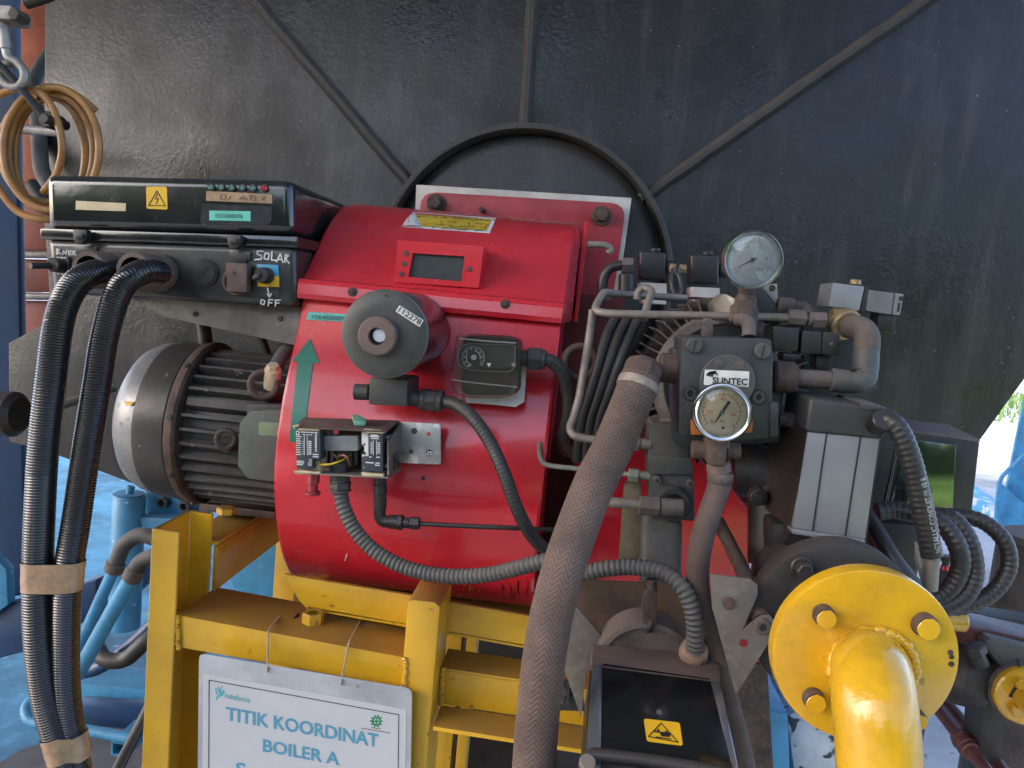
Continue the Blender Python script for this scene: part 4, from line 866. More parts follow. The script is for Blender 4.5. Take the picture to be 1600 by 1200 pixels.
g = G(); g.cyl(P(1298, 497, .96), P(1330, 500, .96), m(17, .96), 8); g.cyl(P(1324, 510, .95), P(1316, 504, .96), m(25, .95), 20); g.cyl(P(1322, 500, .965), P(1323, 478, .97), m(15, .96), 20); part('brass_body', g, BRASS, sv)
part('coil', G().pxbox([(1301, 441.5), (1351.5, 447.5), (1343, 486), (1295, 479)], .955, .05, .002), ALU, sv)
part('side_cheek', G().pxbox([(1351.8, 447.5), (1358, 449), (1351, 488), (1343.5, 486.5)], .958, .045, .001), DARK, sv)
cn = part('connector', G().pxbox([(1357.5, 453), (1398, 457.5), (1393, 492), (1352.5, 485.5)], .957, .045, .002), mat('grey_connector', (.16, .175, .18), .4, var=.25, vs=18, dust=(.3, .28, .26), da=.4), sv)
part('end_cap', G().pxbox([(1398.5, 457.5), (1413, 459), (1407, 493), (1393.5, 492)], .959, .04, .002), GREYB, cn)
g = G(); g.pxbox([(1406, 463), (1411, 463.5), (1410, 470), (1405, 469.5)], .958, .003); g.pxbox([(1404, 473), (1407, 473), (1405, 487), (1402, 486)], .958, .003); part('slot', g, INK, cn)
g = G(); g.cyl(P(1336, 445, .98), P(1337, 437, .98), m(8, .98), 12); part('top_nut', g, BRASS, sv)
part('cable_outlet', G().pxbox([(1374, 488), (1402, 491), (1398, 518), (1370, 514)], .965, .03, .003), PLASTB, sv)
part('mount_plate', G().pxbox([(1255, 500), (1340, 503), (1378, 525), (1372, 608), (1345, 620), (1255, 612)], 1.04, .012, .001), PUMPM, sv)
s2 = thing('solenoid_valve', 'black solenoid valve beside the pump, lower right of the clear gauge', 'valve', P(1262, 565, .96), 'solenoid valves on the fuel lines')
part('coil', G().pxbox([(1208, 509), (1250, 513), (1247, 550), (1208, 548)], .93, .05, .003), PLASTB, s2)
part('connector', G().pxbox([(1254, 516), (1285, 518), (1283, 553), (1251, 551)], .932, .045, .002), PLASTB, s2)
ec = part('end_cap', G().pxbox([(1286, 518), (1313, 520), (1311, 556), (1283.5, 553)], .931, .045, .0025), PLASTB, s2)
g = G(); disc(g, 1299, 537, 2.6, .9305, .002, 10); part('screw', g, SILVER, ec)
g = G(); g.pxbox([(1224, 552), (1246, 553), (1246, 566), (1224, 565)], .935, .03, .002); part('stem', g, PLASTB, s2); g = G(); g.pxbox([(1275, 555), (1300, 556), (1300, 580), (1275, 578)], .95, .03, .003); part('stem', g, PLASTB, s2)
# horizontal feed line with fittings
fl_ = thing('fuel_line', 'thin dull steel fuel line bent square beside the red burner', 'pipe', P(940, 700, .95))
g = G(); g.tube(resample(pxpath([(1072, 466, 1.07), (1020, 463, 1.05), (962, 459, 1.0), (946, 457, .985), (940, 462, .98), (930, 482, .965), (936, 487, .96), (960, 490, .955), (1040, 492, .95), (1140, 494, .945), (1220, 496, .94), (1262, 498, .94)], 8), .006), m(6.2, .96), 14); part('bent_tube', g, TUBEM, fl_)
g = G(); g.tube(pxpath([(926, 484, .975), (923, 510, .975), (918, 545, .975), (911, 585, .97), (905, 620, .965), (897, 650, .96), (891, 668, .955), (897, 680, .95), (915, 685, .95), (950, 690, .95), (985, 693, .95)]), m(6.5, .96), 14); part('down_tube', g, TUBEM, fl_)
g = G(); g.tube(pxpath([(995, 468, 1.0), (998, 455, 1.0), (1008, 450, 1.0), (1018, 456, .99), (1012, 475, .98), (1005, 500, .97)]), m(6.2, .96), 14); part('cross_tube', g, TUBEM, fl_)
g = G(); g.cyl(P(1230, 496, .94), P(1258, 498, .94), m(13, .94), 8); g.cyl(P(1262, 498, .94), P(1268, 499, .94), m(12, .94), 20); g.hexn(P(1268, 499, .94), P(1290, 500, .94), m(13, .94)); g.cyl(P(1215, 478, .98), P(1240, 480, .98), m(14, .98), 20); g.tube(pxpath([(1240, 480, .98), (1258, 483, .98), (1266, 495, .97)]), m(11, .97), 14); part('line_fitting', g, DUSTY, fl_)
g = G(); g.hexn(P(972, 690, .95), P(985, 692, .95), m(13, .95)); g.hexn(P(988, 692, .95), P(1000, 694, .95), m(12, .95)); g.cyl(P(998, 693, .95), P(1018, 695, .95), m(9, .95), 16); part('compression_nut', g, STEEL, fl_)
ey = thing('eye_bolt', 'brown lifting eye ring at the right side of the red housing', 'eye bolt', P(908, 595, 1.0))
g = G(); g.torus(P(907, 566, 1.02), V((.15, -1, .1)), m(25, 1.02), m(6, 1.02)); g.cyl(P(907, 592, 1.02), P(905, 610, 1.03), .008); part('ring', g, RUSTY, ey)
for i, (dx, lb) in enumerate(((0, 'outer dark cable of the bundle beside the red housing'), (17, 'middle dark cable of the bundle beside the red housing'), (34, 'inner dark cable of the bundle, nearest the braided hose'))):
    g = G(); g.tube(pxpath([(962+dx, 497+dx*.12, 1.02), (948+dx, 525+dx*.15, 1.01), (935+dx*.9, 570, 1.0), (920+dx*.85, 620, 1.0), (908+dx*.8, 660, 1.01), (900+dx*.8, 720, 1.03)]), m(8, 1.0), 14); single('bundled_cable', g, CONDUIT, lb, 'cable', 'cable bundle behind the braided hose')
# twin ignition coils on top
for px0, px1, py0, py1, lb, Y in ((999, 1041, 392, 438, 'left black solenoid coil on a white block behind the bent fuel line', 1.16), (1079, 1124, 397, 445, 'right black solenoid coil on a white block under the clear gauge', 1.16)):
    t_ = thing('coil_valve', lb, 'valve', P((px0+px1)/2, py1+35, Y+.03), 'twin coil valves behind the pump')
    part('coil', G().pxbox([(px0, py0), (px1, py0+3), (px1-1, py1), (px0, py1-2)], Y, .05, .004, seg=3), PLASTB, t_)
    part('block', G().pxbox([(px0+1, py1+3), (px1+1, py1+5), (px1+1, py1+22), (px0+1, py1+19)], Y-.006, .06, .002), WHITEP, t_)
    part('foot', G().pxbox([(px0+4, py1+22), (px1+1, py1+24), (px1, py1+38), (px0+4, py1+36)], Y+.005, .06, .002), WHITEP, t_)
    g = G(); g.cyl(P((px0+px1)/2+4, py0+2, Y+.02), P((px0+px1)/2+4, py0-4, Y+.02), .008, 16); g.cyl(P(px1-1, (py0+py1)/2+2, Y+.02), P(px1+14, (py0+py1)/2+3, Y+.02), .010, 18); part('stub', g, DARK, t_)
ig = thing('cable_loop', 'black cable loop hanging from a brass gland between the twin coils', 'cable', P(1058, 465, 1.14))
g = G(); g.tube(resample(pxpath([(1052, 420, 1.13), (1049, 440, 1.12), (1053, 458, 1.115), (1059, 461, 1.115), (1064, 450, 1.12), (1061, 432, 1.125), (1056, 424, 1.13)], 8), .003), .0032, 10); part('loop', g, PLASTB, ig)
g = G(); g.cyl(P(1046, 419, 1.15), P(1056, 420, 1.15), m(7.5, 1.15), 8); g.cyl(P(1061, 420, 1.15), P(1072, 421, 1.15), m(7, 1.15), 8); part('brass_gland', g, BRASS, ig)
g = G(); g.cyl(P(1057, 417, 1.13), P(1057, 432, 1.13), .006, 14); part('tie', g, PLASTB, ig)
hk = thing('return_hose', 'short dark hose curling from a brown nut to the red flange', 'hose', P(955, 460, 1.15))
g = G(); g.tube(pxpath([(972, 414, 1.14), (955, 418, 1.14), (944, 432, 1.14), (941, 455, 1.14), (950, 470, 1.14)]), m(8, 1.14), 14); part('hose', g, PLASTB, hk)
g = G(); g.hexn(P(972, 414, 1.14), P(990, 414, 1.14), m(12, 1.14)); part('nut', g, DUSTY, hk)
g = G(); g.cyl(P(979, 428, 1.14), P(978, 455, 1.14), m(12, 1.14), 20); part('sleeve', g, PLASTB, hk)
g = G(); g.tube(pxpath([(918, 382, 1.2), (945, 383, 1.2), (954, 390, 1.2), (950, 396, 1.2)]), m(5.5, 1.2), 12); single('bent_pin', g, TUBEM, 'small bent steel pin sticking out beside the red cover', 'pin')
tb_ = thing('gusset_bracket', 'dark triangular gusset with a white corner under the clear gauge', 'bracket', P(1200, 500, 1.0))
part('gusset', G().pxbox([(1172, 452), (1187, 446), (1225, 495), (1172, 494)], .975, .02, .001), PUMPM, tb_)
wc = part('white_corner', G().pxbox([(1190, 446), (1214, 443), (1217, 479), (1213, 478)], .99, .01, .0005), WHITEP, tb_)
g = G(); disc(g, 1207, 450, 5, .988, .004, 14); part('screw', g, RUSTY, wc)
rg_ = G(); rg_.prism([P(1112, 475, .98), P(1130, 457, .96), P(1150, 466, .95), P(1152, 478, .95), P(1140, 497, .95), P(1118, 500, .97)], (0, .04, 0), .006); single('bracket_casting', rg_, STEEL, 'pale rough casting left of the gauge fitting', 'bracket')

# ================================================================== PRESSURE GAUGES
def gauge(label, px, py, rpx, Y, face, kind, q=1.0):
    t_ = thing('pressure_gauge', label, 'gauge', P(px, py+rpx, Y+.02), 'round dial pressure gauges'); c = P(px, py, Y); r = m(rpx, Y); ax = (c-CAM).normalized()
    ax = (ax + V((0, 1.2, 0))).normalized(); ax2, u, v = basis(ax)
    wup = V((0, 0, 1)); vy = (wup - ax*wup.dot(ax)).normalized(); vx = vy.cross(ax)*-1
    vx = ax.cross(vy)
    if vx.x < 0: vx = -vx
    F = lambda x, y, d=0: c + vx*(x*r) + vy*(y*r) - ax*d
    def pen(lines, wd, d, mt, name, par):
        g = G()
        for ln in lines:
            for a, b in zip(ln, ln[1:]):
                a = V(a); b = V(b); e = b-a; n = V((-e.y, e.x)).normalized()*wd/2
                g.prism([F(*(a+n), d), F(*(b+n), d), F(*(b-n), d), F(*(a-n), d)], ax*.0003)
        return part(name, g, mt, par)
    g = G(); g.lathe([(r*.84*q, .002), (r*.855*q, -.004), (r*.88*q, -.0058), (r*(.905+.02*q), -.0035), (r*.955, -.0055), (r*.99, -.003), (r, .001), (r*.99, .006), (r*.93, .008), (r*.93, .026), (r*.8, .03), (0, .03)], c, ax, 72); case = part('case', g, CHROME, t_)
    g = G(); g.lathe([(0, .001), (r*.87, .001), (r*.87, .004), (0, .004)], c, ax, 56); fc_ = part('face', g, face, t_)
    D = -.0006
    pol = lambda a, q: (q*math.cos(R_(a)), q*math.sin(R_(a)))
    if kind == 'cream':
        pen([[pol(225-i*13.5, .60) for i in range(21)]], .012, D, INK, 'scale_arc', fc_)
        pen([[pol(225-i*13.5, .60), pol(225-i*13.5, .60+(.1 if i % 4 == 0 else .05))] for i in range(21)], .016, D, INK, 'scale_marks', fc_)
        pen([[pol(225-i*27, .60), pol(225-i*27, .52)] for i in range(11)], .014, D, REDI, 'red_marks', fc_)
        for tx, a, q, mt, h in (('0', 232, .44, INK, .10), ('20', 183, .40, REDI, .10), ('40', 90, .44, REDI, .10), ('60', -5, .38, REDI, .10), ('10', 24, .8, INK, .1), ('5', 165, .78, INK, .09), ('15', -48, .8, INK, .08)):
            x, y = pol(a, q); lettering(tx, (x-.05*len(tx), y-.05), (x+.05*len(tx), y-.05), h, 0, mt, fc_, 'numeral', fn=lambda X, Y_: F(X, Y_, D), updir=(0, 1))
        lettering('bar', (-.02, -.32), (.12, -.32), .07, 0, INK, fc_, fn=lambda X, Y_: F(X, Y_, D), updir=(0, 1))
        n_ = 243
        g = G(); h1, h2 = pol(n_-180, .44), pol(n_, .52); e = V((math.cos(R_(n_+90)), math.sin(R_(n_+90))))
        g.prism([F(*(V(h1)+e*.05), .001), F(*(V(h1)*.3+e*.045), .001), F(*(V(h2)*.2+e*.03), .001), F(*h2, .001), F(*(V(h2)*.2-e*.03), .001), F(*(V(h1)*.3-e*.045), .001), F(*(V(h1)-e*.05), .001)], ax*.0006)
        part('pointer', g, DARK, fc_); g = G(); g.cyl(F(0, 0, 0), F(0, 0, .002), r*.075, 18); g.cyl(F(0, 0, .002), F(0, 0, .003), r*.035, 14); part('hub', g, SILVER, fc_)
        g = G(); g.cyl(F(.1, -.52, -.001), F(.1, -.52, .0004), r*.05, 14); part('stop_pin', g, INK, fc_)
    else:
        gm = mat('faint_grey_mark', (.33, .36, .38), .6, var=.2, bump=0)
        pen([[pol(225-i*13.5, .60) for i in range(21)]], .012, D, gm, 'scale_arc', fc_)
        pen([[pol(225-i*13.5, .60), pol(225-i*13.5, .60+(.11 if i % 5 == 0 else .05))] for i in range(21)], .013, D, gm, 'scale_marks', fc_)
        for i, tx in enumerate(('0', '2', '4', '6', '8', '10')):
            x, y = pol(225-i*54, .45); lettering(tx, (x-.04*len(tx), y-.04), (x+.04*len(tx), y-.04), .1, 0, gm, fc_, 'numeral', fn=lambda X, Y_: F(X, Y_, D), updir=(0, 1))
        g = G(); e = V((math.cos(R_(303)), math.sin(R_(303)))); h2 = pol(213, .66); h1 = pol(33, .14)
        g.prism([F(*(V(h1)+e*.02), .001), F(*h2, .001), F(*(V(h1)-e*.02), .001)], ax*.0006); part('pointer', g, DARK, fc_)
        g = G(); g.cyl(F(0, 0, 0), F(0, 0, .0025), r*.06, 18); part('hub', g, SILVER, fc_)
        g = G(); pts = [(-.40, .1), (-.30, .26), (-.12, .30), (.0, .2), (.04, .0), (.02, -.25), (.1, -.45), (.2, -.55), (.02, -.62), (-.2, -.6), (-.34, -.45), (-.32, -.2)]
        g.prism([F(x, y, D+.0002) for x, y in pts], ax*.0002); pts = [(.1, .82), (.18, .83), (.2, .62), (.34, .42), (.44, .28), (.3, .3), (.16, .48), (.09, .66)]; g.prism([F(x, y, D+.0002) for x, y in pts], ax*.0002); part('painted_glare', g, WHITE, fc_)  # glare on the gauge painted as white patches on the face
    g = G(); g.lathe([(0, -.0036), (r*.6, -.0032), (r*.85, -.0018), (r*.85, -.001), (r*.6, -.0024), (0, -.0028)], c, ax, 48); part('glass', g, GLASS, t_)
    return t_, c, r
t_, c, r = gauge('clear-faced pressure gauge standing above the pump against the boiler plate', 1175.5, 406, 45.5, .90, PALE, 'pale')
g = G(); g.cyl(P(1167, 450, .925), P(1166, 466, .925), m(13, .92), 8); g.cyl(P(1166, 464, .925), P(1164, 484, .92), m(16, .92), 20); g.hexn(P(1163, 478, .915), P(1161, 505, .905), m(21, .91)); part('stem', g, RUSTY, t_)
g = G(); g.tube(pxpath([(1150, 500, .90), (1162, 500, .895), (1170, 508, .89), (1170, 526, .885)]), m(10.5, .9), 16); part('elbow', g, DUSTY, t_)
t_, c, r = gauge('cream-faced pressure gauge with red numerals on the pump front', 1128, 644, 46, .79, IVORY, 'cream', .94)
g = G(); g.cyl(P(1128, 680, .82), P(1127, 700, .82), m(13, .82), 16); part('stem', g, RUSTY, t_)
te = thing('tee_fitting', 'brown tee fitting joining the cream gauge to the small braided hose', 'fitting', P(1120, 735, .83))
g = G(); g.pxbox([(1105, 686), (1138, 688), (1136, 730), (1104, 728)], .81, .035, .006); g.cyl(P(1080, 702, .83), P(1110, 704, .83), m(14, .83), 20); g.cyl(P(1134, 704, .83), P(1156, 705, .83), m(13, .83), 20); part('body', g, RUSTY, te)
g = G(); g.cyl(P(1122, 722, .83), P(1124, 740, .83), m(19, .83), 20, .002); part('collar', g, BROWN, te)
sh = thing('small_braided_hose', 'narrow brown braided hose hanging below the cream gauge', 'hose', P(1175, 1200, .8))
pth = resample(pxpath([(1127, 737, .83), (1122, 765, .83), (1108, 805, .825), (1095, 850, .82), (1090, 900, .84), (1096, 950, .855), (1109, 1000, .86), (1127, 1060, .86), (1144, 1120, .85), (1159, 1180, .84), (1172, 1250, .835)]), .0008)
g = G(); g.tube(pth, .0122, 72, disp=braid_disp(8, 260, .0005)); part('woven_sleeve', g, BRAIDS, sh)
T2 = (pth[10]-pth[0]).normalized(); g = G(); g.lathe([(.0125, -.002), (.0138, 0), (.0138, .008), (.0125, .010)], pth[3], T2, 28); part('clamp', g, DUSTY, sh)

# ================================================================== REGULATOR BLOCK
rb = thing('oil_regulator', 'grey cast oil regulator with hex top between the two braided hoses', 'regulator', P(1040, 950, .98))
YR = .945
part('upper_body', G().pxbox([(1016, 661), (1079, 665), (1077, 712), (1085, 745), (1086, 815), (1018, 812), (1015, 770), (1012, 712)], YR, .06, .005, 5), GREYP, rb)
part('collar', G().pxbox([(1012, 712), (1080, 716), (1085, 742), (1016, 742)], YR-.006, .05, .004, 4), GREYP, rb)
g = G(); g.hexn(P(1047, 668, YR+.03), P(1047, 652, YR+.03), m(19, YR)); part('hex_top', g, DUSTY, rb)
g = G(); g.lathe([(m(16, YR), 0), (m(18, YR), -.012), (m(25, YR), -.012), (m(28, YR), -.006), (m(29, YR), 0)], P(1051, 786, YR), (0, 1, 0), 40); part('boss', g, PUMPM, rb)
for x, y in ((1027, 751), (1079, 757), (1073, 806)):
    g = G(); disc(g, x, y, 6.5, YR-.008, .01, 18); q = part('screw', g, DUSTY, rb); g = G(); disc(g, x, y, 3, YR-.0085, .002, 10); part('socket', g, INK, q)
g = G(); g.cyl(P(925, 782, .92), P(1002, 789, .92), m(8.5, .92), 18); part('oil_pipe', g, TUBEM, rb)
g = G(); g.cyl(P(998, 789, .92), P(1031, 792, .92), m(15, .92), 8); g.cyl(P(1032, 792, .92), P(1068, 794, .92), m(14, .92), 20); part('pipe_union', g, DUSTY, rb)
part('lower_body', G().pxbox([(1003, 806), (1068, 812), (1066, 930), (1000, 922)], .965, .06, .012, seg=4), GREYP, rb)
part('side_plate', G().pxbox([(975, 757), (981, 751), (992, 749), (1002, 754), (1000, 890), (966, 886)], .985, .006, .001), mat('tarnished_plate', (.2, .165, .105), .5, .4, var=.4, vs=18, bump=.1, dust=(.2, .165, .13), da=.5), rb)
g = G(); g.tube(pxpath([(845, 685, 1.02), (843, 705, 1.0), (848, 722, .99), (862, 728, .985), (900, 732, .975), (955, 738, .96), (990, 742, .95)]), .0034, 12); g.hexn(P(982, 741, .95), P(998, 743, .95), m(11, .95)); g.cyl(P(996, 742, .95), P(1016, 744, .95), m(7, .95), 14); part('sense_tube', g, mat('grey_green_tube', (.17, .19, .165), .5, var=.2, vs=30, dust=(.26, .24, .2), da=.3), rb)
# plates, cam roller, rod
lp = thing('linkage_plates', 'dusty grey steel linkage plates above the lower servo', 'bracket', P(1000, 1060, .93))
part('brown_plate', G().pxbox([(880, 905), (1090, 915), (1100, 1050), (950, 1040), (885, 930)], .96, .004), mat('brown_dusty_plate', (.15, .09, .06), .6, .2, var=.4, vs=12, bump=.1, dust=(.2, .15, .12), da=.3), lp)
part('left_plate', G().pxbox([(887, 932), (950, 1006), (936, 1030), (915, 1052), (908, 1122), (876, 1030), (874, 985)], .90, .004, .0006), STEEL, lp)
part('right_plate', G().pxbox([(1110, 898), (1172, 905), (1184, 914), (1184, 930), (1160, 985), (1190, 963), (1203, 962), (1212, 972), (1211, 989), (1163, 1066), (1150, 1085), (1128, 1005), (1113, 950)], .79, .004, .0006), STEEL, lp)
g = G(); disc(g, 1139, 944, 9.5, .786, .006, 20); part('rivet', g, RUSTY, lp)
g = G(); disc(g, 1162, 1005, 6.8, .7895, .002, 20); part('red_hole', g, mat('flat_red', (.26, .012, .016), .8, bump=0), lp)
g = G(); disc(g, 1192, 981, 12.5, .782, .008, 24); part('pivot', g, DUSTY, lp)
g = G(); disc(g, 1192, 981, 6, .7812, .003, 16); part('pivot_hole', g, INK, lp)
g = G(); g.tube(pxpath([(1122, 815, 1.0), (1140, 850, .96), (1162, 895, .87), (1190, 968, .795)]), m(11.5, .9), 18); part('lever_rod', g, RUSTY, lp)
g = G(); g.lathe([(.055, .0), (.06, .002), (.06, .05), (.05, .05)], P(1010, 1052, .87), (0, 1, 0), 48); g.lathe([(0, .004), (.055, .002)], P(1010, 1052, .87), (0, 1, 0), 48); part('cam_drum', g, DUSTY, lp)
g = G(); g.pxbox([(1007, 920), (1027, 922), (1025, 978), (1003, 976), (1003, 950)], .865, .012, .002); g.cyl(P(1018, 905, .87), P(1018, 922, .87), m(9, .87), 14); part('roller_fork', g, RUSTY, lp)
g = G(); g.torus(P(1012, 972, .875), V((1, .35, 0)), m(12, .875), m(5, .87), 28, 8); part('cam_roller', g, DARK, lp)
g = G(); g.cyl(P(880, 1062, .93), P(880, 1100, .92), m(10, .92), 18); g.cyl(P(879, 1082, .90), P(879, 1082, .92), m(8, .9), 18); part('spacer', g, DARK, lp)
g = G(); g.prism([P(862, 1085, .93), P(910, 1086, .93), P(914, 1112, .93), P(862, 1110, .93)], (0, .02, 0), .001); part('lower_strip', g, DARK, lp)

# ================================================================== LOWER SERVO (black cover with hot-surface sticker)
ls = thing('servo_actuator', 'black servo box with silver edges and yellow warning sticker at the bottom', 'actuator', P(1020, 1260, .72))
TL, TRt, BRt, BL = P(926, 1036, .80), P(1126, 1062, .80), P(1180, 1290, .66), P(903, 1270, .66)
nn = (TRt-TL).cross(BL-TL).normalized(); nn = nn if nn.y > 0 else -nn
def SF(u, v, d=0): return TL.lerp(TRt, u).lerp(BL.lerp(BRt, u), v) - nn*d
def pl(u0, v0, u1, v1, d, th): g = G(); g.prism([SF(u0, v0, d), SF(u1, v0, d), SF(u1, v1, d), SF(u0, v1, d)], nn*th, .0006); return g
def at_servo(px, py, d=0):                       # photo point on the tilted cover
    dd = ray(px, py); q = TL - nn*d; t = (q-CAM).dot(nn)/dd.dot(nn); return CAM + dd*t
def sq(pts, d, th, bev=.0006, r=0): g = G(); g.prism([at_servo(x, y, d) for x, y in (rnd(pts, r) if r else pts)], nn*th, bev); return g
part('case', sq([(922, 1045), (1128, 1068), (1176, 1290), (905, 1280)], -.006, .07, .003), PLASTB, ls)
part('cover', sq([(942, 1036), (1109, 1060), (1152, 1215), (1150, 1215), (938, 1186)], 0, .008, .001), mat('black_gloss_cover', (.006, .006, .007), .2, var=.3, vs=30, bump=.02, coat=.3, spots=(140, .74, (.3, .3, .3))), ls)
part('silver_edge', sq([(926, 1040), (941, 1038), (938, 1250), (912, 1250)], .001, .012, .001), mat('polished_edge', (.5, .5, .52), .2, .9, var=.15, bump=.02), ls, 'left polished edge')
part('silver_edge', sq([(1110, 1062), (1126, 1068), (1165, 1250), (1160, 1250), (1148, 1215)], .001, .012, .001), bpy.data.materials['polished_edge'], ls, 'right polished edge')
tl_, tr_ = P(930, 1006, .865), P(1108, 1024, .865)
g = G(); g.prism([at_servo(924, 1040, .0015), at_servo(1126, 1066, .0015), tr_+V((.012, 0, 0)), tl_+V((-.003, 0, 0))], (0, .02, -.02), .002); tp_ = part('top_face', g, BROWN, ls)
e1 = (at_servo(1126, 1066)-at_servo(924, 1040)); e2 = (tl_-at_servo(924, 1040)); tn = e1.cross(e2).normalized(); tn = tn if tn.z > 0 else -tn
def at_top(px, py, d=0):
    dd = ray(px, py); q = tl_ + tn*d; t = (q-CAM).dot(tn)/dd.dot(tn); return CAM + dd*t
g = G(); g.prism([at_top(1033+16*math.cos(a*.35), 1027+7.5*math.sin(a*.35), .0012) for a in range(18)], tn*-.002); part('hole', g, INK, ls)
g = G(); g.tube([at_top(x, y, .001) for x, y in ((1012, 1038), (992, 1022), (990, 1018), (996, 1016))], .0009, 6); part('cast_mark', g, DUSTY, ls)
g = G(); q0 = at_top(1083, 1030); gx_ = (P(1086, 1000, .828)-q0).normalized(); g.hexn(q0-gx_*.003, q0+gx_*.008, .0165); g.lathe([(0, .0312), (.0095, .031), (.0125, .030), (.0155, .024), (.0165, .018), (.0165, .008)], q0, gx_, 9); part('cable_gland', g, mat('tan_gland', (.33, .21, .15), .5, var=.3, vs=40, bump=.1, dust=(.3, .22, .18), da=.4), ls)
hs = part('hazard_sticker', sq([(1006, 1122.5), (1062, 1129), (1067, 1165), (1011, 1158)], .0008, .003, 0, 4), YELL, ls)
g = G(); fs = lambda x, y: at_servo(x, y, .0014)
strokes(g, [[(1033, 1130), (1060, 1160), (1013, 1151), (1033, 1130)]], 0, 1.4, fs); strokes(g, [[(1028, 1140), (1032, 1146)], [(1023, 1143), (1028, 1144)], [(1033, 1149), (1046, 1150.5)], [(1040, 1143), (1044, 1146)]], 0, 2.4, fs); strokes(g, [[(1034, 1146), (1046, 1148)]], 0, 4.5, fs); strokes(g, [[(1025, 1151.5), (1049, 1155)]], 0, 1.2, fs); part('hazard_symbol', g, INK, hs)
g = G(); g.cyl(at_servo(1030, 1113, -.001), at_servo(1030, 1113, .0012), .0030, 14); part('screw', g, DARK, ls)
g = G(); g.tube(spline([at_servo(912, 1192, .004), at_servo(924, 1180, .006), at_servo(945, 1180, .007), at_servo(1010, 1188, .008), at_servo(1100, 1202, .008), at_servo(1165, 1216, .006)], 8), .0062, 16); part('lower_rim', g, PLASTB, ls)
g = G(); q = at_servo(917, 1196, .004); g.cyl(q+nn*.002, q-nn*.008, .008, 18); part('corner_screw', g, STEEL, ls)

# ================================================================== VALVE SERVO (aluminium sides) AND BLACK VALVE
vs_ = thing('valve_servo', 'tall servo with ribbed aluminium side and black cap on the gas valve', 'actuator', P(1300, 860, .9))
YV = .86
side = part('side_panel', G().pxbox([(1262, 674), (1375, 685.5), (1352.5, 843), (1238, 825)], YV, .02, .002), ALU, vs_)
for (a, b) in (((1292, 678), (1270, 829)), ((1345, 683), (1321, 837))):
    g = G(); strokes(g, [[a, b]], YV, 2.4, off=.0012); part('groove', g, DARK, side)
part('panel_foot', G().pxbox([(1237, 826), (1352, 843.5), (1351, 853), (1238, 834)], YV-.002, .022, .001), ALU, vs_)
g = G(); g.prism(PP([(1259, 668), (1379, 681), (1352, 872), (1222, 852), (1235, 826)], YV+.019), (0, .10, 0), .003); part('body', g, PLASTB, vs_)
g = G(); a = [P(1262, 664, YV+.001), P(1238, 828, YV+.001)]; g.prism([a[0], a[1], a[1]+V((-.012, .1, 0)), a[0]+V((-.012, .1, 0))], (.002, 0, 0)); part('cheek', g, mat('dark_brown_cheek', (.035, .024, .022), .5, var=.3, vs=14, dust=DUST, da=.3), vs_)
part('cap', G().pxbox([(1266, 622), (1345, 632), (1387, 641), (1381, 686), (1262, 676), (1259, 670)], YV-.004, .10, .006, seg=3), PLAST, vs_)
part('cap_lid', G().pxbox([(1344, 628), (1386, 636), (1385, 645), (1344, 640)], YV-.006, .08, .002), GREYP, vs_)
g = G(); g.cyl(P(1368, 665, YV), P(1382, 655, YV-.02), .012, 20); part('cable_gland', g, PLASTB, vs_)
g = G(); disc(g, 1238, 659, 9, .90, .02); disc(g, 1239, 659, 4.5, .899, .004); g.cyl(P(1215, 655, .91), P(1240, 657, .91), .009); part('side_shaft', g, DARK, vs_)
cpts = [(1369, 662, .865), (1384, 655, .85), (1404, 672, .842), (1422, 715, .838), (1436, 770, .838), (1448, 825, .838), (1456, 868, .838)]
pth2 = resample(pxpath(cpts, 12), .0016); rc_ = .0112
g = G(); g.tube(pth2, rc_, 22, (.0064, .00035)); cc_ = single('printed_conduit', g, PLASTB, 'black conduit with white lettering looping from the valve servo', 'conduit', 'flexible conduits')
me = textmesh('METALLIC CONDUIT PF 10 II', .012); xs = [v.co.x for v in me.vertices]; tot = max(xs)
N_ = len(pth2); seg_ = (pth2[1]-pth2[0]).length; Lr = m(118, .838); s_end = seg_*(N_-1) - .006
for v in me.vertices:
    s = s_end - (v.co.x/tot)*Lr; k = min(N_-2, max(0, int(s/seg_))); c0 = pth2[k].lerp(pth2[k+1], s/seg_-k); T = (pth2[k+1]-pth2[k]).normalized()
    B = (CAM-c0).normalized(); B = (B-T*B.dot(T)).normalized(); Sd = T.cross(B); a = R_(48) + (v.co.y/.69)*-.0056/rc_
    v.co = c0 + (B*math.cos(a) - Sd*math.sin(-a)*-1)*(rc_+.0010)
g = G(); g.bm.from_mesh(me); part('lettering', g, mat('worn_print', (.5, .5, .5), .6, var=.5, vs=90), cc_)
cs = thing('conduit_connector', 'silver conduit connector below the lettered black conduit', 'connector', P(1450, 925, .84))
g = G(); g.cyl(P(1457, 866, .838), P(1453, 922, .838), m(11, .838), 20, .001); part('sleeve', g, STEEL, cs)
part('wedge', G().pxbox([(1436, 850), (1448, 868), (1447, 918), (1436, 880)], .845, .012, .001), ALU, cs)
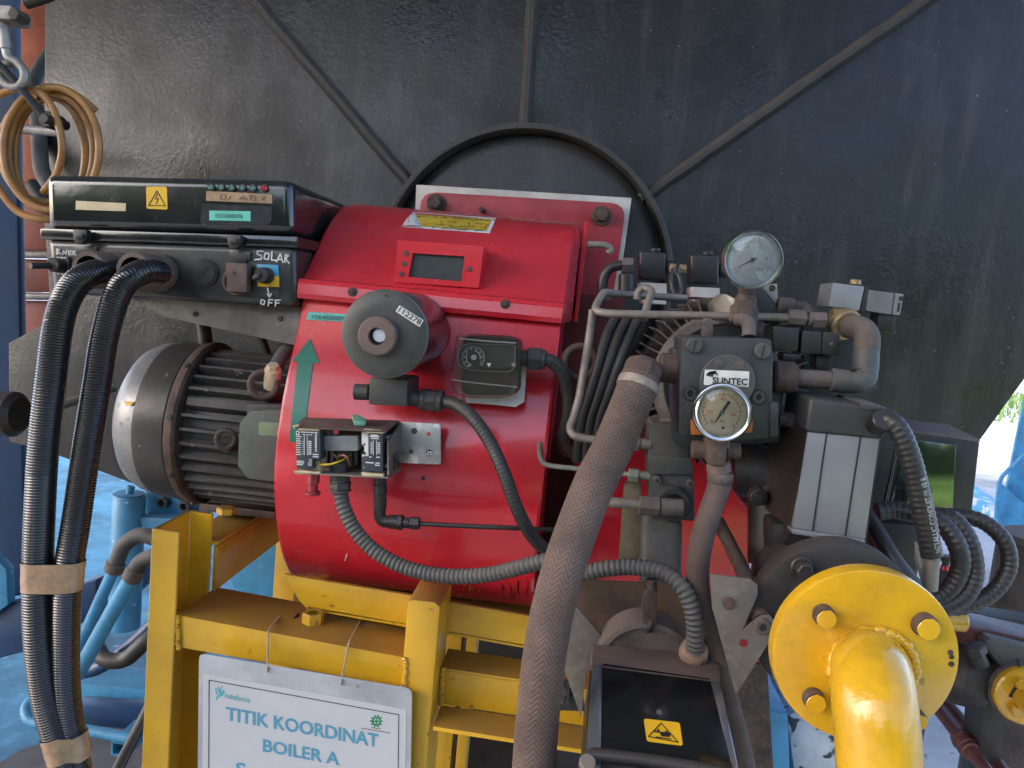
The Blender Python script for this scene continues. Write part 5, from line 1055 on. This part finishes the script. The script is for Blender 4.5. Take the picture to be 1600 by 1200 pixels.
# black valve
bv = thing('gas_valve', 'dark round gas valve body behind the yellow pipe flange', 'valve', P(1310, 1080, .85))
c = P(1308, 978, .80); g = G(); g.lathe([(0, 0), (.074, 0), (.0865, .003), (.088, .006), (.088, .028), (.085, .031), (.05, .032)], c, (0, 1, 0), 72); part('flange', g, DARK, bv)
g = G(); g.lathe([(.055, .03), (.062, .05), (.07, .09), (.055, .16), (0, .16)], c, (0, 1, 0), 48); part('body', g, DARK, bv)
for x, y in ((1253, 888), (1388, 905)):
    g = G(); disc(g, x, y, 17, .79, .012, 24); stud(g, x, y, .79, .014, m(13, .79)); part('bolt', g, DARK, bv)
g = G(); g.prism(PP([(1205, 815), (1235, 820), (1345, 850), (1360, 880), (1230, 870), (1205, 880)], .90), (0, .1, 0), .01); part('neck', g, DARK, bv)
g = G(); g.tube(pxpath([(1150, 735, .99), (1180, 735, .985), (1205, 755, .98), (1212, 800, .97), (1212, 880, .96)]), .034, 24); part('elbow', g, DARK, bv)
g = G(); disc(g, 1186, 778, 14, .93, .02, 8); disc(g, 1186, 778, 8, .925, .02, 16); part('plug', g, DARK, bv)
part('rear_block', G().pxbox([(1150, 620), (1300, 632), (1262, 800), (1160, 790)], 1.02, .08, .01), PUMPM, bv)

# ================================================================== YELLOW FLANGED PIPE
yf = thing('flanged_pipe', 'large glossy yellow pipe elbow with round bolted flange at lower right', 'pipe', P(1380, 1330, .6))
YY = .695; c = P(1352, 1027, YY); rf = m(141, YY)
g = G(); g.lathe([(0, 0), (rf-.003, 0), (rf-.0008, .0008), (rf, .003), (rf, .017), (rf-.002, .019), (0, .019)], c, (0, 1, 0), 96); fg = part('flange', g, YELF, yf)
g = G(); g.lathe([(rf*.90, .0192), (rf*.90, .022), (0, .022)], c, (0, 1, 0), 72); part('gasket', g, RUSTY, yf)
pe = [P(1360, 1040, YY+.004), P(1360, 1043, YY-.02), P(1362, 1055, YY-.05), P(1366, 1100, YY-.078), P(1372, 1170, YY-.088), P(1377, 1260, YY-.09), P(1380, 1400, YY-.09)]
g = G(); g.tube(resample(spline(pe, 14), .004), .0325, 44); part('elbow', g, YELF, yf)
g = G(); a_ = pe[0]; rg = random.Random(6); g.tube([V((a_.x + (.0365+.0007*math.sin(i*.9)+rg.uniform(-.0002, .0002))*math.cos(2*math.pi*i/120), YY-.003-.001*math.sin(i*1.31), a_.z + (.0365+.0007*math.sin(i*.9))*math.sin(2*math.pi*i/120))) for i in range(121)], lambda L: .0047+.00022*math.sin(L*640+1.3*math.sin(L*97))+.00016*math.sin(L*1330+2), 10); part('weld_bead', g, YELF, yf)
for x, y, rr in ((1287, 962, 17), (1444, 977, 19), (1271, 1092, 17), (1430, 1120, 14)):
    g = G(); disc(g, x, y, rr, YY-.0015, .003, 28); bl_ = part('washer', g, RUSTY, yf)
    g = G(); stud(g, x-2, y-4, YY, .011, m(rr-1, YY), 26, .0008); part('bolt_head', g, RUSTY, bl_)
    g = G(); t_p = [P(x-2, y-4, YY) + V((m((rr-2)*(1+.04*math.sin(a*5.1)), YY)*math.cos(a*.349)+.0006, -.0111, m((rr-2)*(1+.05*math.sin(a*3.7+x)), YY)*math.sin(a*.349)-.0012)) for a in range(18)]; g.prism(t_p, (0, -.0012, 0), .0004, 1); part('painted_face', g, YELF, bl_)
g = G()
for x, y, r_ in ((1487, 1020, 4.5), (1489, 1027, 4), (1488.5, 1038, 4.5)): disc(g, x-1.5, y, r_, YY-.0006, .002, 12)
part('bare_patch', g, RUSTY, fg)

# ================================================================== BLACK GLASS BOX
gx = thing('glass_front_box', 'black box with glossy dark window reflecting greenery at the right', 'box', P(1450, 805, 1.15))
YG = 1.10
g = G(); g.prism(PP([(1413, 675), (1531, 691), (1518, 805), (1380, 802)], YG), (0, .14, 0), .002); part('case', g, PLASTB, gx)
g = G(); g.prism([P(1405, 674, YG), P(1532, 691, YG), P(1484, 668, YG+.13), P(1394, 657, YG+.13)], (0, .004, .004), .001); part('lid', g, DUSTY, gx)
part('window', G().pxbox([(1419, 686), (1494, 696), (1488.5, 797), (1391, 789)], YG-.003, .004, .0005), GLOSSB, gx)
part('side_door', G().pxbox([(1370, 668), (1405, 676), (1378, 800), (1362, 790)], YG-.01, .12, .003), NAVY if False else PLASTB, gx)
g = G(); strokes(g, [[(1403, 690), (1381, 800)], [(1406, 690), (1384, 800)]], YG-.01, 1.0, off=.002); part('edge_trim', g, SILVER, gx)
# black cable loops
for pts, lb, r in (([(1370, 800, .99), (1400, 797, .99), (1440, 806, .98), (1475, 822, .97), (1497, 855, .96), (1500, 890, .96), (1480, 925, .96), (1440, 940, .965), (1400, 925, .98), (1375, 890, 1.0)], 'inner black cable loop right of the silver connector', .0115),
                   ([(1420, 800, 1.0), (1460, 806, .99), (1492, 815, .98), (1515, 850, .97), (1522, 895, .965), (1508, 930, .96), (1470, 950, .96), (1425, 945, .97), (1385, 915, .99)], 'middle black ribbed cable loop in front of the pavement', .0115),
                   ([(1440, 806, 1.02), (1490, 806, 1.01), (1535, 815, 1.0), (1569, 845, .99), (1576, 885, .985), (1555, 922, .98), (1515, 945, .975), (1470, 948, .975), (1430, 930, .99)], 'outermost black cable loop, widest of the three', .0100)):
    g = G(); g.tube(resample(pxpath(pts), .0019), r, 18, (.0076, .0004)); single('cable_loop', g, PLASTB, lb, 'cable', 'black cable loops at the right')
g = G(); g.tube(pxpath([(1345, 790, 1.0), (1370, 830, .96), (1400, 880, .93), (1450, 940, .92)]), .010, 14); single('black_cable', g, PLASTB, 'straight black cable running down behind the aluminium servo', 'cable')
g = G(); g.pxbox([(1372, 815), (1440, 820), (1436, 925), (1380, 900)], 1.1, .1, .01); single('junction_housing', g, DARK, 'dark junction housing behind the silver conduit connector', 'box')

# ================================================================== RIGHT BACKGROUND
bc = thing('steel_column', 'bright blue steel column on a stepped foot at the right edge', 'column', PZ(1590, 880))
q = PZ(1600, 860); Yc = q.y
part('shaft', G().pxbox([(1774, -400), (1900, -380), (1690, 860), (1570, 780), (1588, 690), (1606, 600)], Yc, .03, .008), BLUE, bc)
part('foot', G().pxbox([(1562, 752), (1680, 860), (1690, 960), (1558, 835)], Yc-.05, .05, .01), BLUE, bc)
g = G(); g.tube(pxpath([(1610, 702, Yc-.1), (1575, 735, Yc-.1), (1562, 755, Yc-.1), (1556, 810, Yc-.1)]), .014, 12); single('blue_pipe', g, BLUE, 'thin blue pipe bending down in front of the right column', 'pipe')
g = G(); c = P(1640, 905, 1.9); zt_ = c.z+.10; g.lathe([(0, 0), (.12, 0), (.12, zt_-.012), (.11, zt_), (0, zt_)], V((c.x, 1.9, 0)), (0, 0, 1), 40); single('grey_cylinder', g, DUSTY, 'dusty grey cylinder standing at the right edge behind the cable loops', 'cylinder')
gt = thing('valve_train', 'dark second gas line with yellow flange at the lower right edge', 'gas line', P(1550, 1250, 1.3))
YT = 1.28
part('channel', G().pxbox([(1470, 972), (1545, 984), (1700, 1020), (1700, 1045), (1545, 1012), (1475, 1000)], YT, .08, .004), MAROON, gt)
part('channel', G().pxbox([(1530, 960), (1700, 985), (1700, 1012), (1528, 985)], YT+.3, .06, .004), DARK, gt)
g = G(); g.lathe([(0, 0), (.035, .002), (.05, .02), (.052, .06), (.03, .09), (0, .09)], P(1548, 1065, YT+.02), V((-.9, .1, .1)), 28); g.lathe([(.0, -.02), (.05, -.01), (.058, .02), (.05, .06)], P(1560, 1050, YT), V((.9, .2, -.3)), 28); part('valve_body', g, DARK, gt)
part('cover_plate', G().pxbox([(1535, 1008), (1546, 996), (1640, 1020), (1640, 1052), (1570, 1050)], YT-.03, .03, .008), GREYP, gt)
g = G(); g.cyl(P(1520, 1012, YT-.03), P(1532, 1040, YT-.03), .014); g.hexn(P(1522, 1008, YT-.04), P(1527, 1022, YT-.04), .016); part('fitting', g, PLASTB, gt)
part('support_leg', G().pxbox([(1538, 1072), (1574, 1075), (1556, 1320), (1520, 1310)], YT+.03, .06, .004), DARK, gt)
g = G(); cpx = P(1606, 1090, YT-.05); g.lathe([(0, 0), (.044, 0), (.047, .003), (.047, .014), (0, .014)], cpx, (0.1, 1, 0), 48); f2 = part('flange', g, YELF, gt)
g = G(); g.lathe([(0, .014), (.051, .015), (.051, .022), (0, .022)], cpx, (0.1, 1, 0), 48); part('gasket', g, DUSTY, f2)
g = G(); g.lathe([(0, -.05), (.02, -.05), (.022, 0)], cpx, (.1, 1, 0), 28); part('pipe_end', g, YELF, f2)
for x, y in ((1592, 1066), (1586, 1108)):
    g = G(); stud(g, x, y, YT-.05, .01, m(9, YT)); part('bolt_head', g, YELF, f2)
g = G(); g.cyl(P(1462, 968, YT-.1), P(1508, 972, YT-.1), m(14, YT), 18); part('yellow_union', g, YELF, gt)
for (a, b, lb) in (((1440, 1075, 1.5), (1640, 1330, 1.1), 'nearer red-brown pipe slanting over the pavement'), ((1462, 1078, 1.53), (1672, 1330, 1.13), 'farther red-brown pipe slanting over the pavement')):
    p0, p1 = P(*a), P(*b); d = p1-p0; g = G(); g.cyl(p0, p1, .011, 20)
    if 'nearer' in lb: g.cyl(p0+d*.36, p0+d*.47, .0165, 18); g.cyl(p0+d*.385, p0+d*.40, .0185, 18); g.cyl(p0+d*.43, p0+d*.445, .0185, 18)
    single('red_brown_pipe', g, MAROON, lb, 'pipe', 'red-brown pipes over the pavement')
tp = thing('test_point', 'small dark valve with a red ring seen through the cable loop', 'valve', P(1477, 900, 1.6))
g = G(); g.cyl(P(1478, 868, 1.6), P(1478, 876, 1.6), .011, 16); g.cyl(P(1478, 876, 1.6), P(1477, 884, 1.6), .007, 14); g.cyl(P(1476, 890, 1.6), P(1475, 908, 1.6), .013, 14); g.pxbox([(1460, 890), (1474, 890), (1474, 903), (1460, 902)], 1.6, .02, .002); g.cyl(P(1475, 907, 1.6), V((P(1475, 907, 1.6).x, 1.6, 0)), .009, 12); part('stem', g, DARK, tp)
g = G(); g.cyl(P(1477, 883, 1.6), P(1476, 891, 1.6), .0085, 14); part('red_ring', g, REDL, tp)
# blue and chipped white steelwork under the yellow flange
wb = thing('painted_block', 'chipped white painted block on blue base below the yellow flange', 'block', PZ(1290, 1250))
part('block', G().pxbox([(1229, 1120), (1262, 1100), (1340, 1160), (1345, 1330), (1262, 1330), (1236, 1180)], 1.55, .35, .012), WHCHIP, wb)
part('base', G().pxbox([(1196, 1110), (1232, 1115), (1240, 1330), (1205, 1330)], 1.5, .3, .008), BLUE, wb)
part('tab', G().pxbox([(1196, 1038), (1222, 1044), (1224, 1066), (1200, 1062)], 1.7, .1, .004), WHCHIP, wb)
g = G(); g.pxbox([(1145, 1030), (1200, 1040), (1215, 1300), (1165, 1300)], 1.15, .04, .004); single('brown_strut', g, RUSTY, 'rusty brown strut behind the narrow braided hose', 'strut')
g = G(); g.prism([V((.05, 1.35, .55)), V((.3, 1.3, .55)), V((.34, 1.7, .55)), V((.0, 1.7, .55))], (0, 0, .03), .004); single('steel_shelf', g, DARK, 'dark steel shelf low behind the yellow frame', 'shelf')

# ================================================================== LEFT BACKGROUND
g = G(); g.pxbox([(-160, -420), (14, -420), (22, 75), (38, 930), (-160, 960)], 2.0, .03, .006); lc_ = thing('steel_column', 'dark blue steel column at the left edge', 'column', PZ(0, 1150)); part('shaft', g, NAVY, lc_)
part('foot', G().pxbox([(-160, 985), (70, 930), (150, 905), (150, 960), (70, 1010), (-160, 1075)], 1.9, .05, .01), NAVY, lc_)
part('gusset', G().pxbox([(-20, 860), (10, 890), (12, 945), (-20, 970)], 1.88, .03, .003), BLUE, lc_)
g = G(); g.pxbox([(-5, -60), (90, -60), (95, 285), (22, 285)], 2.35, .1, .004); op = thing('panel_stack', 'orange and red-brown insulated panels behind the black cabinet', 'panel', P(60, 690, 2.4)); part('orange_panel', g, ORANGE, op)
for i, (y0, y1) in enumerate(((287, 391), (404, 456), (469, 620))):
    part('red_panel', G().pxbox([(20, y0), (100, y0+2), (100, y1), (22, y1)], 2.35, .1, .004), REDBR, op)
for y in (397, 462):
    g = G(); g.tube(resample([P(16, y, 2.33), P(110, y+2, 2.33)], .004), .012, 14, (.009, .0007)); part('braided_seal', g, GALV, op)
cw_ = thing('cable_coil', 'coil of tan cable hanging on a hook at the upper left', 'cable', P(80, 340, 1.34))
loops = []
rg = random.Random(4)
def ell(cx, cy, rx, ry, a0, a1, Y, tilt=0, n=18):
    out = []
    for i in range(n+1):
        a = R_(a0+(a1-a0)*i/n); x, y = rx*math.cos(a), -ry*math.sin(a); out.append((cx+x*math.cos(tilt)-y*math.sin(tilt), cy+x*math.sin(tilt)+y*math.cos(tilt), Y+.01*math.sin(a*1.3)))
    return out
turns = [[(150, 174, 1.36), (132, 158, 1.35), (108, 144, 1.34), (76, 136, 1.335)] + ell(80, 232, 75, 96, 100, 460, 1.335)[1:],
         ell(80, 238, 66, 92, 80, 450, 1.35), ell(78, 242, 55, 90, 95, 470, 1.365), ell(72, 232, 72, 84, 60, 420, 1.375),
         [(62, 152, 1.33), (44, 140, 1.33), (10, 143, 1.33), (-25, 170, 1.33), (-22, 250, 1.33), (2, 300, 1.33), (30, 332, 1.335), (68, 343, 1.34), (100, 340, 1.36)],
         [(40, 138, 1.32), (64, 146, 1.32), (85, 175, 1.32), (97, 225, 1.32), (92, 262, 1.325), (80, 285, 1.34), (68, 300, 1.36)]]
for k, tn_ in enumerate(turns):
    g = G(); g.tube(pxpath(tn_, 6), m(5.8, 1.34), 12); part('turn', g, TANC, cw_)
hk2 = thing('swivel_hook', 'pale galvanised swivel hook with a bolt at the upper left corner', 'hook', P(20, 130, 1.3))
g = G(); g.cyl(P(4, 30, 1.3), P(10, 78, 1.3), m(9, 1.3), 20, .002); g.cyl(P(4, 42, 1.3), P(5, 46, 1.3), m(10, 1.3), 20); part('shank', g, GALV, hk2)
g = G(); g.tube(pxpath([(9, 74, 1.3), (14, 90, 1.3), (28, 98, 1.3), (38, 112, 1.3), (36, 128, 1.3), (22, 136, 1.3), (6, 128, 1.3), (-2, 112, 1.3), (6, 102, 1.31), (20, 100, 1.31)]), m(7, 1.3), 14); part('hook', g, GALV, hk2)
g = G(); g.pxbox([(-20, 6), (18, 8), (16, 30), (-20, 28)], 1.28, .05, .004); part('block', g, GALV, hk2)
g = G(); disc(g, 20, 21, 10, 1.275, .03, 6); part('bolt', g, DUSTY, hk2)
lr_ = thing('lever_rod', 'dark lever rod with round bolt crossing the tan cable coil', 'rod', P(70, 195, 1.3))
g = G(); g.tube(pxpath([(-10, 92, 1.29), (30, 135, 1.3), (66, 180, 1.315)]), m(6, 1.3), 12); part('rod', g, DARK, lr_)
g = G(); disc(g, 71, 186, 13, 1.34, .04, 24); disc(g, 68, 184, 8, 1.30, .06, 12); part('bolt', g, DARK, lr_)
g = G(); g.cyl(P(-20, 198, 1.5), P(92, 206, 1.5), m(7.5, 1.5), 16); single('pale_rod', g, GALV, 'pale straight rod behind the tan cable coil', 'rod')
g = G(); g.tube(pxpath([(78, 85, 1.75), (62, 110, 1.72), (50, 140, 1.65), (58, 180, 1.6), (62, 230, 1.58), (66, 268, 1.56), (85, 305, 1.55)]), .016, 16); single('dark_hose', g, CONDUITL, 'dusty dark hose hanging behind the tan cable coil', 'hose')
g = G(); g.tube(pxpath([(48, 285, 1.45), (58, 300, 1.45), (70, 315, 1.45), (90, 322, 1.45)]), .012, 12); single('dark_hose', g, CONDUIT, 'short dark cable end low inside the tan coil', 'hose')
g = G(); g.cyl(P(40, 5, 1.28), P(80, -8, 1.28), .01); single('top_rod', g, DARK, 'dark rod at the very top left behind the hook', 'rod')
st_ = thing('pipe_stub', 'black capped pipe stub with grey rod at the left edge', 'pipe', P(20, 690, 1.35))
g = G(); a, b = P(-80, 640, 1.3), P(32, 648, 1.3); g.cyl(a, b, m(38, 1.3), 40, .01); part('stub', g, PLASTB, st_)
g = G(); g.tube(pxpath([(30, 655, 1.4), (100, 632, 1.45), (180, 605, 1.5)]), .009, 12); part('rod', g, GREYP, st_)
# blue skid under the boiler
bcy = thing('blue_cylinder', 'bright blue vertical cylinder below the motor', 'cylinder', PZ(200, 1090))
c = P(202, 772, 1.75); g = G(); g.lathe([(0, 0), (m(24, 1.75), 0), (m(26, 1.75), -.004), (m(26, 1.75), -.34), (0, -.34)], c, (0, 0, 1), 36); part('barrel', g, BLUE, bcy)
g = G(); g.lathe([(0, .002), (m(24, 1.75), .002), (0, .003)], c, (0, 0, 1), 36); g.cyl(c, c+V((.004, 0, .02)), .009, 16); part('cap', g, BLUE, bcy)
part('side_plate', G().pxbox([(226, 766), (300, 772), (300, 812), (228, 810)], 1.8, .04, .004), BLUE, bcy)
for x, y in ((259, 783), (293, 789)):
    g = G(); g.lathe([(m(5, 1.78), 0), (m(6, 1.78), -.02), (m(9, 1.78), -.02), (m(10, 1.78), 0)], P(x, y, 1.8), (0, 1, 0), 24); part('pipe_end', g, GREYP, bcy)
part('ledge', G().pxbox([(216, 808), (300, 812), (300, 828), (222, 826)], 1.74, .1, .003), BLUE, bcy)
for pts, lb, Y in (([(262, 850), (222, 836), (196, 850), (186, 868), (178, 890), (160, 930), (140, 975), (118, 1020)], 'left blue hose leaning down from a grey elbow', 1.5),
                   ([(262, 862), (222, 876), (206, 902), (190, 930), (165, 975), (140, 1020), (120, 1055)], 'thicker blue hose leaning down in front of its neighbour', 1.42)):
    bhs = thing('blue_hose', lb, 'hose', P(pts[-1][0], pts[-1][1], Y), 'blue hoses below the motor'); k = 4 if 'left' in lb else 2
    g = G(); g.tube(pxpath([(x, y, Y) for x, y in pts[k:]]), m(13 if k == 2 else 10, Y), 18); part('painted_length', g, BLUE, bhs)
    g = G(); g.tube(pxpath([(x, y, Y) for x, y in pts[:k+1]]), m(13, Y), 18, ); part('elbow_end', g, CONDUITL, bhs)
    g = G(); a, b = P(*pts[k], Y), P(*pts[k-1], Y); g.cyl(a-(b-a)*.15, a+(b-a)*.5, m(16, Y), 18); part('clamp', g, DUSTY, bhs)
g = G(); g.tube(pxpath([(150, 1010, 1.6), (165, 1030, 1.58), (195, 1030, 1.58), (225, 1005, 1.58), (250, 985, 1.6)]), .018, 18); single('dark_hose', g, CONDUIT, 'dark hose curving behind the yellow post and blue hoses', 'hose')
g = G(); g.tube(pxpath([(110, 1050, 1.65), (150, 1045, 1.64), (200, 1012, 1.64), (250, 965, 1.66)]), .016, 16); single('dark_hose', g, NAVY, 'dark blue hose running up behind the yellow post', 'hose')
bs_ = thing('blue_skid', 'blue painted skid beams low behind the ribbed hoses', 'skid', PZ(180, 1150))
part('beam', G().pxbox([(60, 1062), (300, 1085), (300, 1116), (60, 1092)], 1.9, .12, .004), BLUE, bs_)
part('lower_beam', G().pxbox([(110, 1104), (225, 1112), (202, 1140), (110, 1132)], 1.8, .06, .004), NAVY, bs_)
part('diagonal', G().pxbox([(130, 930), (230, 880), (260, 880), (150, 985)], 2.2, .08, .004), NAVY, bs_)
g = G(); g.tube(pxpath([(70, 1082, 1.75), (44, 1100, 1.72), (42, 1118, 1.7), (60, 1130, 1.69), (140, 1142, 1.68), (215, 1156, 1.68)]), .0135, 16); part('rail', g, BLUE, bs_)
part('tube_end', G().ring(PP([(174, 1158), (200, 1161), (198, 1184), (173, 1180)], 1.7), PP([(176, 1161), (196, 1164), (195, 1181), (176, 1178)], 1.7), (0, .2, 0)), BLUE, bs_)
g = G(); g.pxbox([(350, 880), (452, 840), (452, 930), (372, 935)], 1.75, .1, .004); single('blue_beam', g, BLUE, 'blue beam seen between the yellow posts under the motor', 'beam')
g = G(); g.tube(pxpath([(260, 1040, 1.45), (235, 1100, 1.4), (205, 1160, 1.35), (180, 1210, 1.3)]), .011, 14); single('dark_hose', g, PLASTB, 'thin black cable dropping beside the yellow post foot', 'hose')
